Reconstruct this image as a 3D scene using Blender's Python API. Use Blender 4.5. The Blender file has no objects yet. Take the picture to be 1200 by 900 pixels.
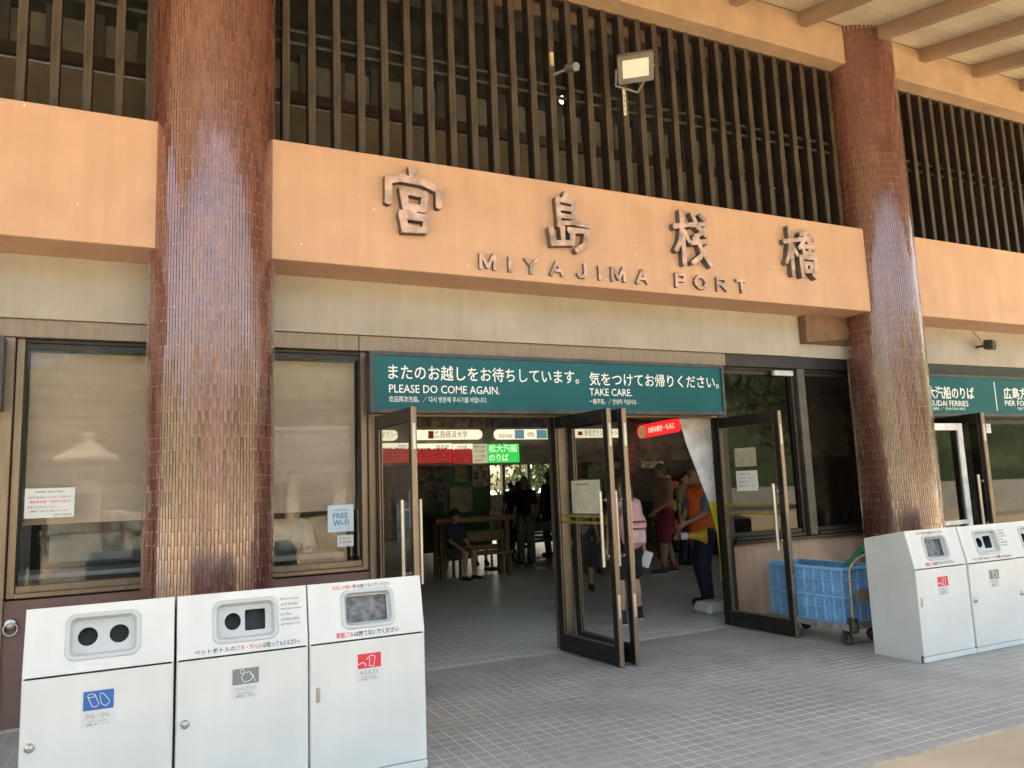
import bpy, bmesh, math, random
from mathutils import Vector, Matrix, noise
random.seed(7)
PI = math.pi
R = math.radians
S = bpy.context.scene
COL = S.collection

# ------------------------------------------------------------------ camera, world, sun, exposure
YAW, PITCH, ROLL, FPX, EYE = R(25.49), R(7.62), R(-2.23), 900.0, Vector((0, 0, 1.6))
fw = Vector((math.sin(YAW)*math.cos(PITCH), math.cos(YAW)*math.cos(PITCH), math.sin(PITCH)))
r0 = Vector((math.cos(YAW), -math.sin(YAW), 0)); u0 = r0.cross(fw)
rt = r0*math.cos(ROLL) + u0*math.sin(ROLL); up = -r0*math.sin(ROLL) + u0*math.cos(ROLL)
cd = bpy.data.cameras.new('camera'); cam = bpy.data.objects.new('camera', cd); COL.objects.link(cam)
cd.sensor_fit = 'HORIZONTAL'; cd.sensor_width = 36; cd.lens = 36*FPX/1200
cd.clip_start = .05; cd.clip_end = 2000
cam.matrix_world = Matrix(((rt.x, up.x, -fw.x, EYE.x), (rt.y, up.y, -fw.y, EYE.y), (rt.z, up.z, -fw.z, EYE.z), (0, 0, 0, 1)))
S.camera = cam
SUN_EL, SUN_AZ = 52, 25          # azimuth clockwise from +Y: the sun stands behind the building
W = bpy.data.worlds.new('World'); S.world = W; W.use_nodes = True
nt = W.node_tree; bg = nt.nodes['Background']
sky = nt.nodes.new('ShaderNodeTexSky'); sky.sky_type = 'NISHITA'; sky.sun_disc = False
sky.sun_elevation = R(SUN_EL); sky.sun_rotation = R(SUN_AZ); sky.dust_density = 7.0; sky.air_density = .7; sky.ozone_density = .6
nt.links.new(sky.outputs[0], bg.inputs[0]); bg.inputs[1].default_value = .15
sl = bpy.data.lights.new('sun', 'SUN'); sl.energy = 1.5; sl.angle = R(12); sl.color = (1, .95, .87)
so = bpy.data.objects.new('sun', sl); COL.objects.link(so)
sd = Vector((math.sin(R(SUN_AZ))*math.cos(R(SUN_EL)), math.cos(R(SUN_AZ))*math.cos(R(SUN_EL)), math.sin(R(SUN_EL))))
so.rotation_euler = sd.to_track_quat('Z', 'Y').to_euler(); so.location = (0, -20, 30)
S.view_settings.view_transform = 'Standard'; S.view_settings.look = 'None'
S.view_settings.exposure = 3.0
S.view_settings.use_white_balance = True; S.view_settings.white_balance_temperature = 7850; S.view_settings.white_balance_tint = 2
S.view_settings.gamma = 1

def ray(x, y): return rt*(x-600)/FPX - up*(y-450)/FPX + fw
def atY(x, y, Y): d = ray(x, y); return EYE + d*(Y/d.y)
def atX(x, y, X): d = ray(x, y); return EYE + d*(X/d.x)
def atZ(x, y, Z): d = ray(x, y); return EYE + d*((Z-1.6)/d.z)
def px(P):
    v = Vector(P)-EYE; z = v.dot(fw)
    return (600+FPX*v.dot(rt)/z, 450-FPX*v.dot(up)/z) if z > .05 else (-9999, -9999)

# ------------------------------------------------------------------ materials
MATS = {}
def mat(name, col, rough=.6, metal=0, var=.12, scale=6, bump=0, bscale=60, col2=None, spec=.5, coat=0, emit=None, estr=1, tint=0, stretch=None, coatior=1.5, wear=0, speck=None, stint=None, sub=None, streak=0):
    if name in MATS: return MATS[name]
    m = bpy.data.materials.new(name); m.use_nodes = True; n = m.node_tree.nodes; l = m.node_tree.links
    b = n['Principled BSDF']
    b.inputs['Roughness'].default_value = rough; b.inputs['Metallic'].default_value = metal
    b.inputs['Specular IOR Level'].default_value = spec; b.inputs['Coat Weight'].default_value = coat
    b.inputs['Coat Roughness'].default_value = .1; b.inputs['Coat IOR'].default_value = coatior
    if stint: b.inputs['Specular Tint'].default_value = (*stint, 1)
    tc = n.new('ShaderNodeTexCoord'); mp = n.new('ShaderNodeMapping'); l.new(tc.outputs['Object'], mp.inputs[0])
    if stretch: mp.inputs['Scale'].default_value = stretch
    nz = n.new('ShaderNodeTexNoise'); nz.inputs['Scale'].default_value = scale; nz.inputs['Detail'].default_value = 5
    l.new(mp.outputs[0], nz.inputs[0])
    c2 = col2 or tuple(max(0, c*(1-2.2*var)) for c in col); c1 = tuple(min(1, c*(1+var*.8)) for c in col)
    rp = n.new('ShaderNodeValToRGB'); rp.color_ramp.elements[0].position = .32; rp.color_ramp.elements[1].position = .66
    rp.color_ramp.elements[0].color = (*c2, 1); rp.color_ramp.elements[1].color = (*c1, 1)
    l.new(nz.outputs[0], rp.inputs[0]); out = rp.outputs[0]
    if streak:
        m2 = n.new('ShaderNodeMapping'); m2.inputs['Scale'].default_value = (9, 9, .5); l.new(tc.outputs['Object'], m2.inputs[0])
        n2 = n.new('ShaderNodeTexNoise'); n2.inputs['Scale'].default_value = 1.5; n2.inputs['Detail'].default_value = 8; l.new(m2.outputs[0], n2.inputs[0])
        mr = n.new('ShaderNodeMapRange'); mr.inputs[1].default_value = .35; mr.inputs[2].default_value = .7; mr.inputs[3].default_value = 1-streak; mr.inputs[4].default_value = 1
        l.new(n2.outputs[0], mr.inputs[0]); mx = n.new('ShaderNodeMix'); mx.data_type = 'RGBA'; mx.blend_type = 'MULTIPLY'; mx.inputs[0].default_value = 1
        l.new(out, mx.inputs[6]); l.new(mr.outputs[0], mx.inputs[7]); out = mx.outputs[2]
    if speck:                                          # sparse chips and droppings
        vn = n.new('ShaderNodeTexVoronoi'); vn.inputs['Scale'].default_value = speck[1]; l.new(tc.outputs['Object'], vn.inputs[0])
        sp1 = n.new('ShaderNodeMath'); sp1.operation = 'LESS_THAN'; sp1.inputs[1].default_value = .06; l.new(vn.outputs['Distance'], sp1.inputs[0])
        sx_ = n.new('ShaderNodeSeparateColor'); l.new(vn.outputs['Color'], sx_.inputs[0]); sp2 = n.new('ShaderNodeMath'); sp2.operation = 'GREATER_THAN'; sp2.inputs[1].default_value = .86; l.new(sx_.outputs[0], sp2.inputs[0])
        sp3 = n.new('ShaderNodeMath'); sp3.operation = 'MULTIPLY'; l.new(sp1.outputs[0], sp3.inputs[0]); l.new(sp2.outputs[0], sp3.inputs[1])
        mx = n.new('ShaderNodeMix'); mx.data_type = 'RGBA'; l.new(sp3.outputs[0], mx.inputs[0]); l.new(out, mx.inputs[6]); mx.inputs[7].default_value = (*speck[0], 1); out = mx.outputs[2]
    if tint:
        at = n.new('ShaderNodeAttribute'); at.attribute_name = 'tint'
        mr = n.new('ShaderNodeMapRange'); mr.inputs[3].default_value = 1-tint; mr.inputs[4].default_value = 1+tint
        l.new(at.outputs['Fac'], mr.inputs[0]); mx = n.new('ShaderNodeMix'); mx.data_type = 'RGBA'; mx.blend_type = 'MULTIPLY'; mx.inputs[0].default_value = 1
        l.new(out, mx.inputs[6]); l.new(mr.outputs[0], mx.inputs[7]); out = mx.outputs[2]
        mr2 = n.new('ShaderNodeMapRange'); mr2.inputs[3].default_value = rough*.75; mr2.inputs[4].default_value = min(1, rough*1.5)
        l.new(at.outputs['Fac'], mr2.inputs[0]); l.new(mr2.outputs[0], b.inputs['Roughness'])
        if wear:                                       # dull, weathered patches in the glaze
            wn = n.new('ShaderNodeTexNoise'); wn.inputs['Scale'].default_value = 2.2; wn.inputs['Detail'].default_value = 7; wm = n.new('ShaderNodeMapping'); wm.inputs['Scale'].default_value = (3, 3, .7); l.new(tc.outputs['Object'], wm.inputs[0]); l.new(wm.outputs[0], wn.inputs[0])
            wr_ = n.new('ShaderNodeMapRange'); wr_.inputs[1].default_value = .42; wr_.inputs[2].default_value = .66; wr_.inputs[3].default_value = .07; wr_.inputs[4].default_value = .30; l.new(wn.outputs[0], wr_.inputs[0])
            ad = n.new('ShaderNodeMath'); ad.operation = 'MULTIPLY_ADD'; ad.inputs[1].default_value = .9; l.new(mr2.outputs[0], ad.inputs[0]); l.new(wr_.outputs[0], ad.inputs[2]); ad2 = n.new('ShaderNodeMath'); ad2.operation = 'SUBTRACT'; ad2.inputs[1].default_value = .1; l.new(ad.outputs[0], ad2.inputs[0])
            l.new(ad2.outputs[0], b.inputs['Roughness']); l.new(wr_.outputs[0], b.inputs['Coat Roughness'])
    l.new(out, b.inputs['Base Color'])
    if bump:
        nb = n.new('ShaderNodeTexNoise'); nb.inputs['Scale'].default_value = bscale; nb.inputs['Detail'].default_value = 4; l.new(mp.outputs[0], nb.inputs[0])
        bp = n.new('ShaderNodeBump'); bp.inputs['Strength'].default_value = bump; bp.inputs['Distance'].default_value = .01
        l.new(nb.outputs[0], bp.inputs['Height']); l.new(bp.outputs[0], b.inputs['Normal'])
    if emit: b.inputs['Emission Color'].default_value = (*emit, 1); b.inputs['Emission Strength'].default_value = estr
    MATS[name] = m; return m

def glass_mat(name, tint=(.8, .82, .82), refl=1.0, rough=.02):
    m = bpy.data.materials.new(name); m.use_nodes = True; n = m.node_tree.nodes; l = m.node_tree.links
    n.remove(n['Principled BSDF']); o = n['Material Output']
    t = n.new('ShaderNodeBsdfTransparent'); t.inputs[0].default_value = (*tint, 1)
    g = n.new('ShaderNodeBsdfGlossy'); g.inputs['Roughness'].default_value = rough; g.inputs[0].default_value = (refl, refl, refl, 1)
    tc = n.new('ShaderNodeTexCoord'); nz = n.new('ShaderNodeTexNoise'); nz.inputs['Scale'].default_value = .8; l.new(tc.outputs['Object'], nz.inputs[0])
    bp = n.new('ShaderNodeBump'); bp.inputs['Strength'].default_value = .04; bp.inputs['Distance'].default_value = .02; l.new(nz.outputs[0], bp.inputs['Height']); l.new(bp.outputs[0], g.inputs['Normal'])
    f = n.new('ShaderNodeLayerWeight'); f.inputs[0].default_value = .5; l.new(bp.outputs[0], f.inputs[1]); x = n.new('ShaderNodeMixShader')
    pw_ = n.new('ShaderNodeMath'); pw_.operation = 'POWER'; pw_.inputs[1].default_value = 5; l.new(f.outputs['Facing'], pw_.inputs[0])
    ma = n.new('ShaderNodeMath'); ma.operation = 'MULTIPLY_ADD'; ma.inputs[1].default_value = .9; ma.inputs[2].default_value = .035; l.new(pw_.outputs[0], ma.inputs[0])
    l.new(ma.outputs[0], x.inputs[0]); l.new(t.outputs[0], x.inputs[1]); l.new(g.outputs[0], x.inputs[2]); l.new(x.outputs[0], o.inputs[0])
    return m

M_tile = mat('glazed_brown_tile', (.15, .053, .041), .2, var=.2, scale=3, col2=(.13, .046, .036), coat=.9, coatior=1.75, tint=.18, spec=.9, wear=1, stint=(1, .80, .76))
M_grout = mat('pale_grout', (.62, .45, .36), .85, var=.2, scale=20)
M_orange = mat('orange_paint', (.55, .335, .22), .6, var=.04, scale=2.5, bump=.12, bscale=90, streak=.07, speck=((.8, .74, .66), 8))
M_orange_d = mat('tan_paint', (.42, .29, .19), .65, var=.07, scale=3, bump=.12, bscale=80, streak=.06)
M_cream = mat('cream_stucco', (.41, .375, .325), .85, var=.06, scale=2, bump=.5, bscale=140, streak=.08, speck=((.16, .13, .10), 7))
M_cream_d = mat('shaded_upper_stucco', (.15, .125, .095), .9, var=.12, scale=2, bump=.4, bscale=90)  # cream stucco lowered to a shade tone for the wall behind the slats
M_slat = mat('brown_slat', (.088, .065, .049), .55, var=.3, scale=4, bump=.3, bscale=30, stretch=(6, 6, .6), streak=.35, speck=((.4, .36, .3), 9))
M_slat_dark2 = mat('rail_steel_brown', (.035, .028, .022), .6)
M_slat_side = mat('shaded_slat_side', (.022, .014, .010), .6, var=.2, scale=4)  # near-black colour paints in the shade on the slat sides
M_slat_dark = mat('dark_rail', (.04, .022, .015), .6, var=.2)
M_bronze = mat('bronze_aluminium', (.25, .185, .13), .38, metal=.55, var=.08, stretch=(4, 4, .5), bump=.05)
M_bronze_d = mat('dark_bronze', (.035, .028, .025), .35, metal=.4, var=.15)
M_rubber = mat('black_gasket', (.012, .012, .012), .6)
M_white = mat('white_powder_coat', (.69, .70, .68), .3, var=.035, scale=2.2, spec=.4, bump=.05, bscale=7, streak=.03)
M_binbase = mat('bin_side_white', (.62, .63, .61), .32, var=.04, scale=2, streak=.025)
M_grey = mat('pale_grey_plastic', (.50, .53, .53), .4, var=.03)
M_hole = mat('dark_bin_inside', (.035, .045, .055), .7, var=.3)
M_bag = mat('crumpled_grey_bag', (.16, .17, .18), .35, var=.4, scale=25, bump=1, bscale=22, col2=(.05, .055, .06))
M_chrome = mat('brushed_steel', (.55, .55, .53), .28, metal=1, var=.06, bump=.05)
M_handle = mat('satin_handle', (.60, .55, .47), .35, metal=.6, var=.05)
M_teal = mat('teal_sign_face', (.002, .092, .112), .22, var=.06, scale=1.5, spec=.35)
M_signframe = mat('sign_frame_dark', (.06, .06, .065), .4, metal=.3, var=.2)
M_letter_w = mat('white_lettering', (.82, .84, .84), .5, var=.02)
M_black = mat('black_print', (.02, .02, .022), .6)
M_greytxt = mat('grey_print', (.3, .3, .32), .6)
M_red = mat('red_print', (.72, .035, .06), .5, var=.04)
M_blue = mat('blue_print', (.025, .13, .40), .5, var=.04)
M_greyprint = mat('grey_label_print', (.20, .215, .215), .5, var=.04)
M_paper = mat('white_paper', (.74, .74, .72), .7, var=.03)
M_sticker = mat('translucent_sticker', (.64, .66, .66), .5, var=.03)
M_sand = mat('beige_road_surface', (.58, .455, .31), .9, var=.1, scale=1.2, bump=.7, bscale=160)
M_street = mat('far_ground', (.38, .355, .31), .95, var=.08, scale=.4)
M_pave = mat('grey_paving_tile', (.385, .37, .335), .6, var=.05, scale=1.1, tint=.045, bump=.25, bscale=120, speck=((.16, .155, .15), 5), col2=(.30, .292, .27))
M_pgrout = mat('light_paving_grout', (.68, .65, .59), .9, var=.3, scale=1.3, col2=(.36, .35, .32))
M_ftile = mat('beige_hall_tile', (.64, .62, .55), .34, var=.08, scale=2)
M_fgrout = mat('dark_hall_grout', (.13, .125, .11), .9)
M_board = mat('cream_ceiling_board', (.58, .52, .415), .7, var=.06, scale=2, tint=.07)
M_boardback = mat('lit_board_edge_tone', (.72, .66, .52), .9)  # pale tone paints in the light caught along the board edges
M_rafter = mat('pinkish_brown_rafter', (.30, .205, .145), .7, var=.06, scale=3)
M_roof = mat('grey_roof_sheet', (.18, .18, .18), .7)
M_maroon = mat('maroon_wall', (.21, .12, .10), .75, var=.08, scale=3, bump=.2)
M_salmon = mat('salmon_tile_wall', (.46, .29, .20), .28, var=.12, scale=3, streak=.15)
M_blind = mat('beige_roller_blind', (.50, .39, .31), .8, var=.05, scale=2, bump=.1, bscale=200, stretch=(1, 1, 8))
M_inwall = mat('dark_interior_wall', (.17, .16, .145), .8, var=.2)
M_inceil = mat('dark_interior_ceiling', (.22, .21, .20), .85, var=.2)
M_desk = mat('grey_desk', (.30, .30, .29), .5)
M_wood = mat('light_bench_wood', (.20, .12, .07), .5, var=.15, scale=5, stretch=(1, 6, 6))
M_green = mat('dark_green_board', (.012, .11, .05), .5, var=.12)
M_crate = mat('blue_crate_plastic', (.22, .48, .77), .42, var=.08, scale=8)
M_crate_in = mat('blue_crate_mesh', (.13, .29, .46), .6, var=.2, scale=40)
M_alum = mat('scuffed_aluminium', (.42, .42, .41), .45, metal=.6, var=.2, scale=12)
M_iron = mat('greasy_steel', (.10, .095, .085), .5, metal=.5, var=.3, scale=20)
M_tyre = mat('grey_caster_rubber', (.07, .07, .07), .7)
M_skin = mat('skin', (.50, .30, .21), .5, var=.06)
M_skin2 = mat('skin_tanned', (.36, .20, .13), .5, var=.06)
M_hair = mat('dark_brown_hair', (.03, .02, .015), .5, var=.3, scale=60, stretch=(1, 1, .2))
M_hair2 = mat('light_brown_hair', (.16, .09, .05), .5, var=.35, scale=60, stretch=(1, 1, .2))
M_hairw = mat('grey_hair', (.13, .12, .11), .6, var=.3, scale=60)
M_leaf = mat('tree_leaves', (.07, .115, .03), .6, var=.35, scale=1.2, col2=(.03, .055, .015))
M_bark = mat('tree_bark', (.10, .075, .05), .9, var=.3)
M_stone = mat('weathered_stone', (.46, .44, .40), .9, var=.12, scale=5, bump=.5)
M_kawara = mat('grey_roof_tile', (.20, .20, .21), .5, var=.2)
M_plaster = mat('white_plaster_wall', (.62, .58, .50), .8)
M_led = mat('floodlight_diffuser', (.78, .77, .70), .35, var=.04)
M_flood = mat('grey_floodlight_body', (.20, .19, .175), .5, metal=.3)
M_bronzeletter = mat('weathered_bronze_letter', (.50, .345, .30), .6, metal=0, var=.3, scale=9, col2=(.24, .18, .155), bump=.3, bscale=40)
M_letterside = mat('grey_letter_side', (.11, .095, .085), .7, var=.2, scale=14)
M_pole = mat('galvanised_pole', (.4, .4, .4), .4, metal=.7)
GLASS = glass_mat('clear_glass', (.86, .88, .87))
GLASS_D = glass_mat('smoked_glass', (.35, .34, .33))

# ------------------------------------------------------------------ mesh builder and object helpers
ORG = {}
class MB:
    def __init__(s): s.v = []; s.f = []; s.m = []; s.t = []; s.cm = 0; s.ct = .5; s.sm = []
    def _add(s, vs, fs, smooth=False, T=None):
        o = len(s.v); s.v += [tuple(T @ Vector(p)) if T else tuple(p) for p in vs]
        for f in fs: s.f.append([i+o for i in f]); s.m.append(s.cm); s.t.append(s.ct); s.sm.append(smooth)
        return s
    def box(s, x0, x1, y0, y1, z0, z1, T=None, skip=''):
        vs = [(x0, y0, z0), (x1, y0, z0), (x1, y1, z0), (x0, y1, z0), (x0, y0, z1), (x1, y0, z1), (x1, y1, z1), (x0, y1, z1)]
        fs = {'b': (3, 2, 1, 0), 't': (4, 5, 6, 7), 'f': (0, 1, 5, 4), 'k': (2, 3, 7, 6), 'l': (3, 0, 4, 7), 'r': (1, 2, 6, 5)}
        return s._add(vs, [f for k, f in fs.items() if k not in skip], T=T)
    def bbox(s, x0, x1, y0, y1, z0, z1, b=.004, T=None):     # box with chamfered edges
        def ring(z, i): return [(x0+i, y0, z), (x1-i, y0, z), (x1, y0+i, z), (x1, y1-i, z), (x1-i, y1, z), (x0+i, y1, z), (x0, y1-i, z), (x0, y0+i, z)]
        def ringi(z): return [(x0+b, y0+b, z), (x1-b, y0+b, z), (x1-b, y0+b, z), (x1-b, y1-b, z), (x1-b, y1-b, z), (x0+b, y1-b, z), (x0+b, y1-b, z), (x0+b, y0+b, z)]
        vs = ringi(z0)+ring(z0+b, b)+ring(z1-b, b)+ringi(z1); fs = []
        for k in range(3):
            for i in range(8):
                j = (i+1) % 8; q = [k*8+i, k*8+j, k*8+8+j, k*8+8+i]; fs.append(q)
        fs.append([7, 5, 3, 1]); fs.append([24+1, 24+3, 24+5, 24+7])
        return s._add(vs, fs, T=T)
    def tube(s, p0, p1, r0, r1=None, n=12, caps=True, T=None):
        p0, p1 = Vector(p0), Vector(p1); r1 = r0 if r1 is None else r1; d = (p1-p0).normalized()
        a = d.orthogonal().normalized(); b = d.cross(a); vs = []
        for p, r in ((p0, r0), (p1, r1)):
            for i in range(n): t = 2*PI*i/n; vs.append(p+a*(r*math.cos(t))+b*(r*math.sin(t)))
        s._add(vs, [(i, (i+1) % n, n+(i+1) % n, n+i) for i in range(n)], smooth=True, T=T)
        if caps: s._add(vs, [list(range(n))[::-1], list(range(n, 2*n))], T=T)
        return s
    def path(s, pts, r, n=8, T=None):
        for a, b in zip(pts, pts[1:]): s.tube(a, b, r, n=n, T=T)
        return s
    def cap(s, p0, p1, r0, r1, n=14, k=5, sc=(1, 1, 1), T=None):   # tapered capsule
        p0, p1 = Vector(p0), Vector(p1); d = p1-p0; L = d.length; d = d.normalized() if L > 1e-6 else Vector((0, 0, 1))
        a = d.orthogonal().normalized(); b = d.cross(a); prof = []
        for i in range(k+1): t = PI/2*i/k; prof.append((-r0*math.cos(t), max(r0*math.sin(t), 1e-4)))
        for i in range(k+1): t = PI/2*i/k; prof.append((L+r1*math.sin(t), max(r1*math.cos(t), 1e-4)))
        vs = []; c = (p0+p1)/2
        for h, r in prof:
            for j in range(n):
                t = 2*PI*j/n; q = p0+d*h+a*(r*math.cos(t))+b*(r*math.sin(t)); q = c+Vector([(q-c)[i]*sc[i] for i in range(3)]); vs.append(q)
        m = len(prof); fs = [(i*n+j, i*n+(j+1) % n, (i+1)*n+(j+1) % n, (i+1)*n+j) for i in range(m-1) for j in range(n)]
        fs.append(list(range(n))[::-1]); fs.append(list(range((m-1)*n, m*n)))
        return s._add(vs, fs, smooth=True, T=T)
    def lathe(s, prof, c=(0, 0, 0), n=24, T=None, smooth=True):
        vs = []; c = Vector(c)
        for r, z in prof:
            for j in range(n): t = 2*PI*j/n; vs.append(c+Vector((r*math.cos(t), r*math.sin(t), z)))
        m = len(prof); fs = [(i*n+j, i*n+(j+1) % n, (i+1)*n+(j+1) % n, (i+1)*n+j) for i in range(m-1) for j in range(n)]
        if prof[0][0] > 1e-3: fs.append(list(range(n))[::-1])
        if prof[-1][0] > 1e-3: fs.append(list(range((m-1)*n, m*n)))
        return s._add(vs, fs, smooth=smooth, T=T)
    def prism(s, poly, h0, h1, T=None):      # polygon in local x,y extruded in z
        n = len(poly); vs = [(x, y, h0) for x, y in poly]+[(x, y, h1) for x, y in poly]
        fs = [list(range(n))[::-1], list(range(n, 2*n))]+[(i, (i+1) % n, n+(i+1) % n, n+i) for i in range(n)]
        return s._add(vs, fs, T=T)
    def plate(s, outer, holes, z0, z1, T=None):   # plate with holes, outlines in local x,y
        bm = bmesh.new(); es = []
        for lp in [outer]+holes:
            vv = [bm.verts.new((x, y, z1)) for x, y in lp]
            for i in range(len(vv)): es.append(bm.edges.new((vv[i], vv[(i+1) % len(vv)])))
        bmesh.ops.triangle_fill(bm, edges=es, use_beauty=True, normal=(0, 0, 1)); bm.verts.index_update()
        vs = [tuple(v.co) for v in bm.verts]; fs = []
        for f in bm.faces: f.normal_update(); q = [v.index for v in f.verts]; fs.append(q if f.normal.z > 0 else q[::-1])
        bm.free(); s._add(vs, fs, T=T); s._add([(x, y, z0) for x, y, _ in vs], [q[::-1] for q in fs], T=T)
        for k, lp in enumerate([outer]+holes):
            n = len(lp); v2 = [(x, y, z0) for x, y in lp]+[(x, y, z1) for x, y in lp]
            q = [(i, (i+1) % n, n+(i+1) % n, n+i) for i in range(n)]; s._add(v2, q if k == 0 else [a[::-1] for a in q], T=T)
        return s
    def mesh(s, name, mats):
        us = sorted({i for f in s.f for i in f}); mp = {k: n_ for n_, k in enumerate(us)}
        me = bpy.data.meshes.new(name); me.from_pydata([s.v[k] for k in us], [], [[mp[i] for i in f] for f in s.f])
        for m in (mats if isinstance(mats, (list, tuple)) else [mats]): me.materials.append(m)
        me.polygons.foreach_set('material_index', s.m); me.polygons.foreach_set('use_smooth', s.sm)
        a = me.attributes.new('tint', 'FLOAT', 'FACE'); a.data.foreach_set('value', s.t)
        me.update(); return me
    def build(s, name, mats, parent=None, local=False):
        if parent is not None and not local:
            o = ORG[parent.name]; s.v = [(x-o[0], y-o[1], z-o[2]) for x, y, z in s.v]
        return link(name, s.mesh(name, mats), parent)
def link(name, me, parent=None):
    o = bpy.data.objects.new(name, me); COL.objects.link(o)
    if parent is not None: o.parent = parent; ORG[o.name] = ORG[parent.name]
    else: ORG[o.name] = (0, 0, 0)
    return o
def tag(o, label=None, cat=None, group=None, kind=None):
    for k, v in (('label', label), ('category', cat), ('group', group), ('kind', kind)):
        if v: o[k] = v
    return o
def thing(name, label, cat, loc=(0, 0, 0), rz=0, group=None):
    o = bpy.data.objects.new(name, None); COL.objects.link(o); o.location = loc; o.rotation_euler.z = rz; o.empty_display_size = .1
    ORG[o.name] = tuple(loc); return tag(o, label, cat, group)
def rrect(x0, x1, y0, y1, r, n=5):
    o = []
    for cx, cy, a in ((x1-r, y1-r, 0), (x0+r, y1-r, PI/2), (x0+r, y0+r, PI), (x1-r, y0+r, 1.5*PI)):
        for i in range(n+1): t = a+PI/2*i/n; o.append((cx+r*math.cos(t), cy+r*math.sin(t)))
    return o
def circ(x, y, r, n=24, ry=None): return [(x+r*math.cos(2*PI*i/n), y+(ry or r)*math.sin(2*PI*i/n)) for i in range(n)]
def frame(o, ex, ey):      # matrix whose local x,y axes are ex,ey
    ex = Vector(ex).normalized(); ez = ex.cross(Vector(ey)).normalized(); ey = ez.cross(ex)
    m = Matrix((ex, ey, ez)).transposed().to_4x4(); m.translation = Vector(o); return m
FRONT = lambda x, y, z: frame((x, y, z), (1, 0, 0), (0, 0, 1))      # a wall facing the camera side (-Y): local z points to -Y
def text(name, body, T, h, m, parent=None, w=None, ext=.0004, bold=0, align='LEFT', local=False, bevel=0, res=2, spacing=1, shear=0):
    """flat or raised lettering; h = height of capitals, w = total width to fit"""
    c = bpy.data.curves.new('t', 'FONT'); c.body = body; c.size = 1; c.resolution_u = res; c.offset = bold; c.shear = shear
    c.extrude = 0; c.space_character = spacing; c.bevel_depth = 0
    o = bpy.data.objects.new('t', c); me = bpy.data.meshes.new_from_object(o)
    vs = [v.co.copy() for v in me.vertices]
    bpy.data.meshes.remove(me)
    x0 = min(v.x for v in vs); x1 = max(v.x for v in vs); y0 = min(v.y for v in vs); y1 = max(v.y for v in vs)
    sy = h/(y1-y0); sx = (w/(x1-x0)) if w else sy
    c.extrude = ext/sy; c.bevel_depth = bevel/sy; c.bevel_resolution = 0
    me = bpy.data.meshes.new_from_object(o); bpy.data.objects.remove(o); bpy.data.curves.remove(c)
    ax = x0 if align == 'LEFT' else (x0+x1)/2
    P = Matrix.Diagonal((sx, sy, sy, 1)) @ Matrix.Translation((-ax, -y0, ext/sy))
    me.transform(T @ P); me.materials.clear(); me.materials.append(m); me.name = name
    if parent is not None and not local: o_ = ORG[parent.name]; me.transform(Matrix.Translation((-o_[0], -o_[1], -o_[2])))
    return link(name, me, parent)

# ------------------------------------------------------------------ setting: ground, road, pavement, hall floor
GY = 6.84                       # door line
def sheet(name, x0, x1, y0, y1, z, m):
    b = MB(); b._add([(x0, y0, z), (x1, y0, z), (x1, y1, z), (x0, y1, z)], [(0, 1, 2, 3)]); return tag(b.build(name, m), kind='structure')
sheet('ground', -400, 400, -400, 400, -.03, M_street)
rd = MB(); rd._add([(-30, -14, -.008), (30, -14, -.008), (30, 3.24, -.008), (-30, 3.24, -.008)], [(0, 1, 2, 3)])
tag(rd.build('road', M_sand), kind='structure')

def tiles(rootname, x0, x1, y0, y1, p, q_, gap, gy, zt, zb, mt, mg, partname, stuffname, seen, jit, stag=0):
    g = MB(); g.box(x0, x1, y0, y1, zb-.02, zb); root = tag(g.build(rootname, mg), kind='structure')
    L = []
    nx = int((x1-x0)/p); ny = int((y1-y0)/q_)
    for j in range(ny):
        for i in range(nx):
            cx = x0+(i+.5)*p + (stag*p if j % 2 else 0); cy = y0+(j+.5)*q_
            if cx+p/2 > x1: continue
            q = px((cx, cy, zt)); vis = seen(q, cx, cy)
            L.append((math.hypot(cx, cy) + (0 if vis else 1000), cx, cy))
    L.sort(); big = MB()
    protos = []
    for k in range(8):
        b = MB(); b.ct = random.random(); h = p/2-gap/2; g = q_/2-gy/2
        b._add([(-h, -g, zb-zt), (h, -g, zb-zt), (h, g, zb-zt), (-h, g, zb-zt), (-h+.001, -g+.001, 0), (h-.001, -g+.001, 0), (h-.001, g-.001, 0), (-h+.001, g-.001, 0)],
               [(4, 5, 6, 7), (0, 1, 5, 4), (1, 2, 6, 5), (2, 3, 7, 6), (3, 0, 4, 7)])
        protos.append((b, b.mesh(partname, mt)))
    for n, (d, cx, cy) in enumerate(L):
        b, me = random.choice(protos); dz = random.uniform(-jit, jit)
        if n < 300 and d < 1000:
            o = link(partname, me, root); o.location = (cx, cy, zt+dz)
        else:
            big.ct = b.ct; big._add([(x+cx, y+cy, z+zt+dz) for x, y, z in b.v], b.f)
    o = big.build(stuffname, mt, root); o['kind'] = 'stuff'
    return root
tiles('pavement', -2.0, 13.0, 3.25, 6.835, .0955, .0955, .0050, .0058, 0, -.0009, M_pave, M_pgrout, 'paving_tile', 'paving_tiles',
      lambda q, x, y: 500 < q[0] < 1200 and q[1] < 905 and not (x < 1.55 and y > 4.5) and not (x > 5.9 and 4.6 < y < 5.1), .0003)
tiles('hall_floor', -2.0, 11.0, 6.845, 13.5, .100, .200, .0065, .004, .001, -.0008, M_ftile, M_fgrout, 'floor_tile', 'floor_tiles',
      lambda q, x, y: 500 < q[0] < 860 and q[1] < 800, .0004)
sheet('far_hall_floor', -4, 22, 13.5, 26, -.002, M_ftile)
sheet('pavement_edge', 13.0, 40, 3.25, 6.84, -.003, M_pave); sheet('pavement_end', -30, -2.0, 3.25, 6.84, -.003, M_pave)
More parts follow.
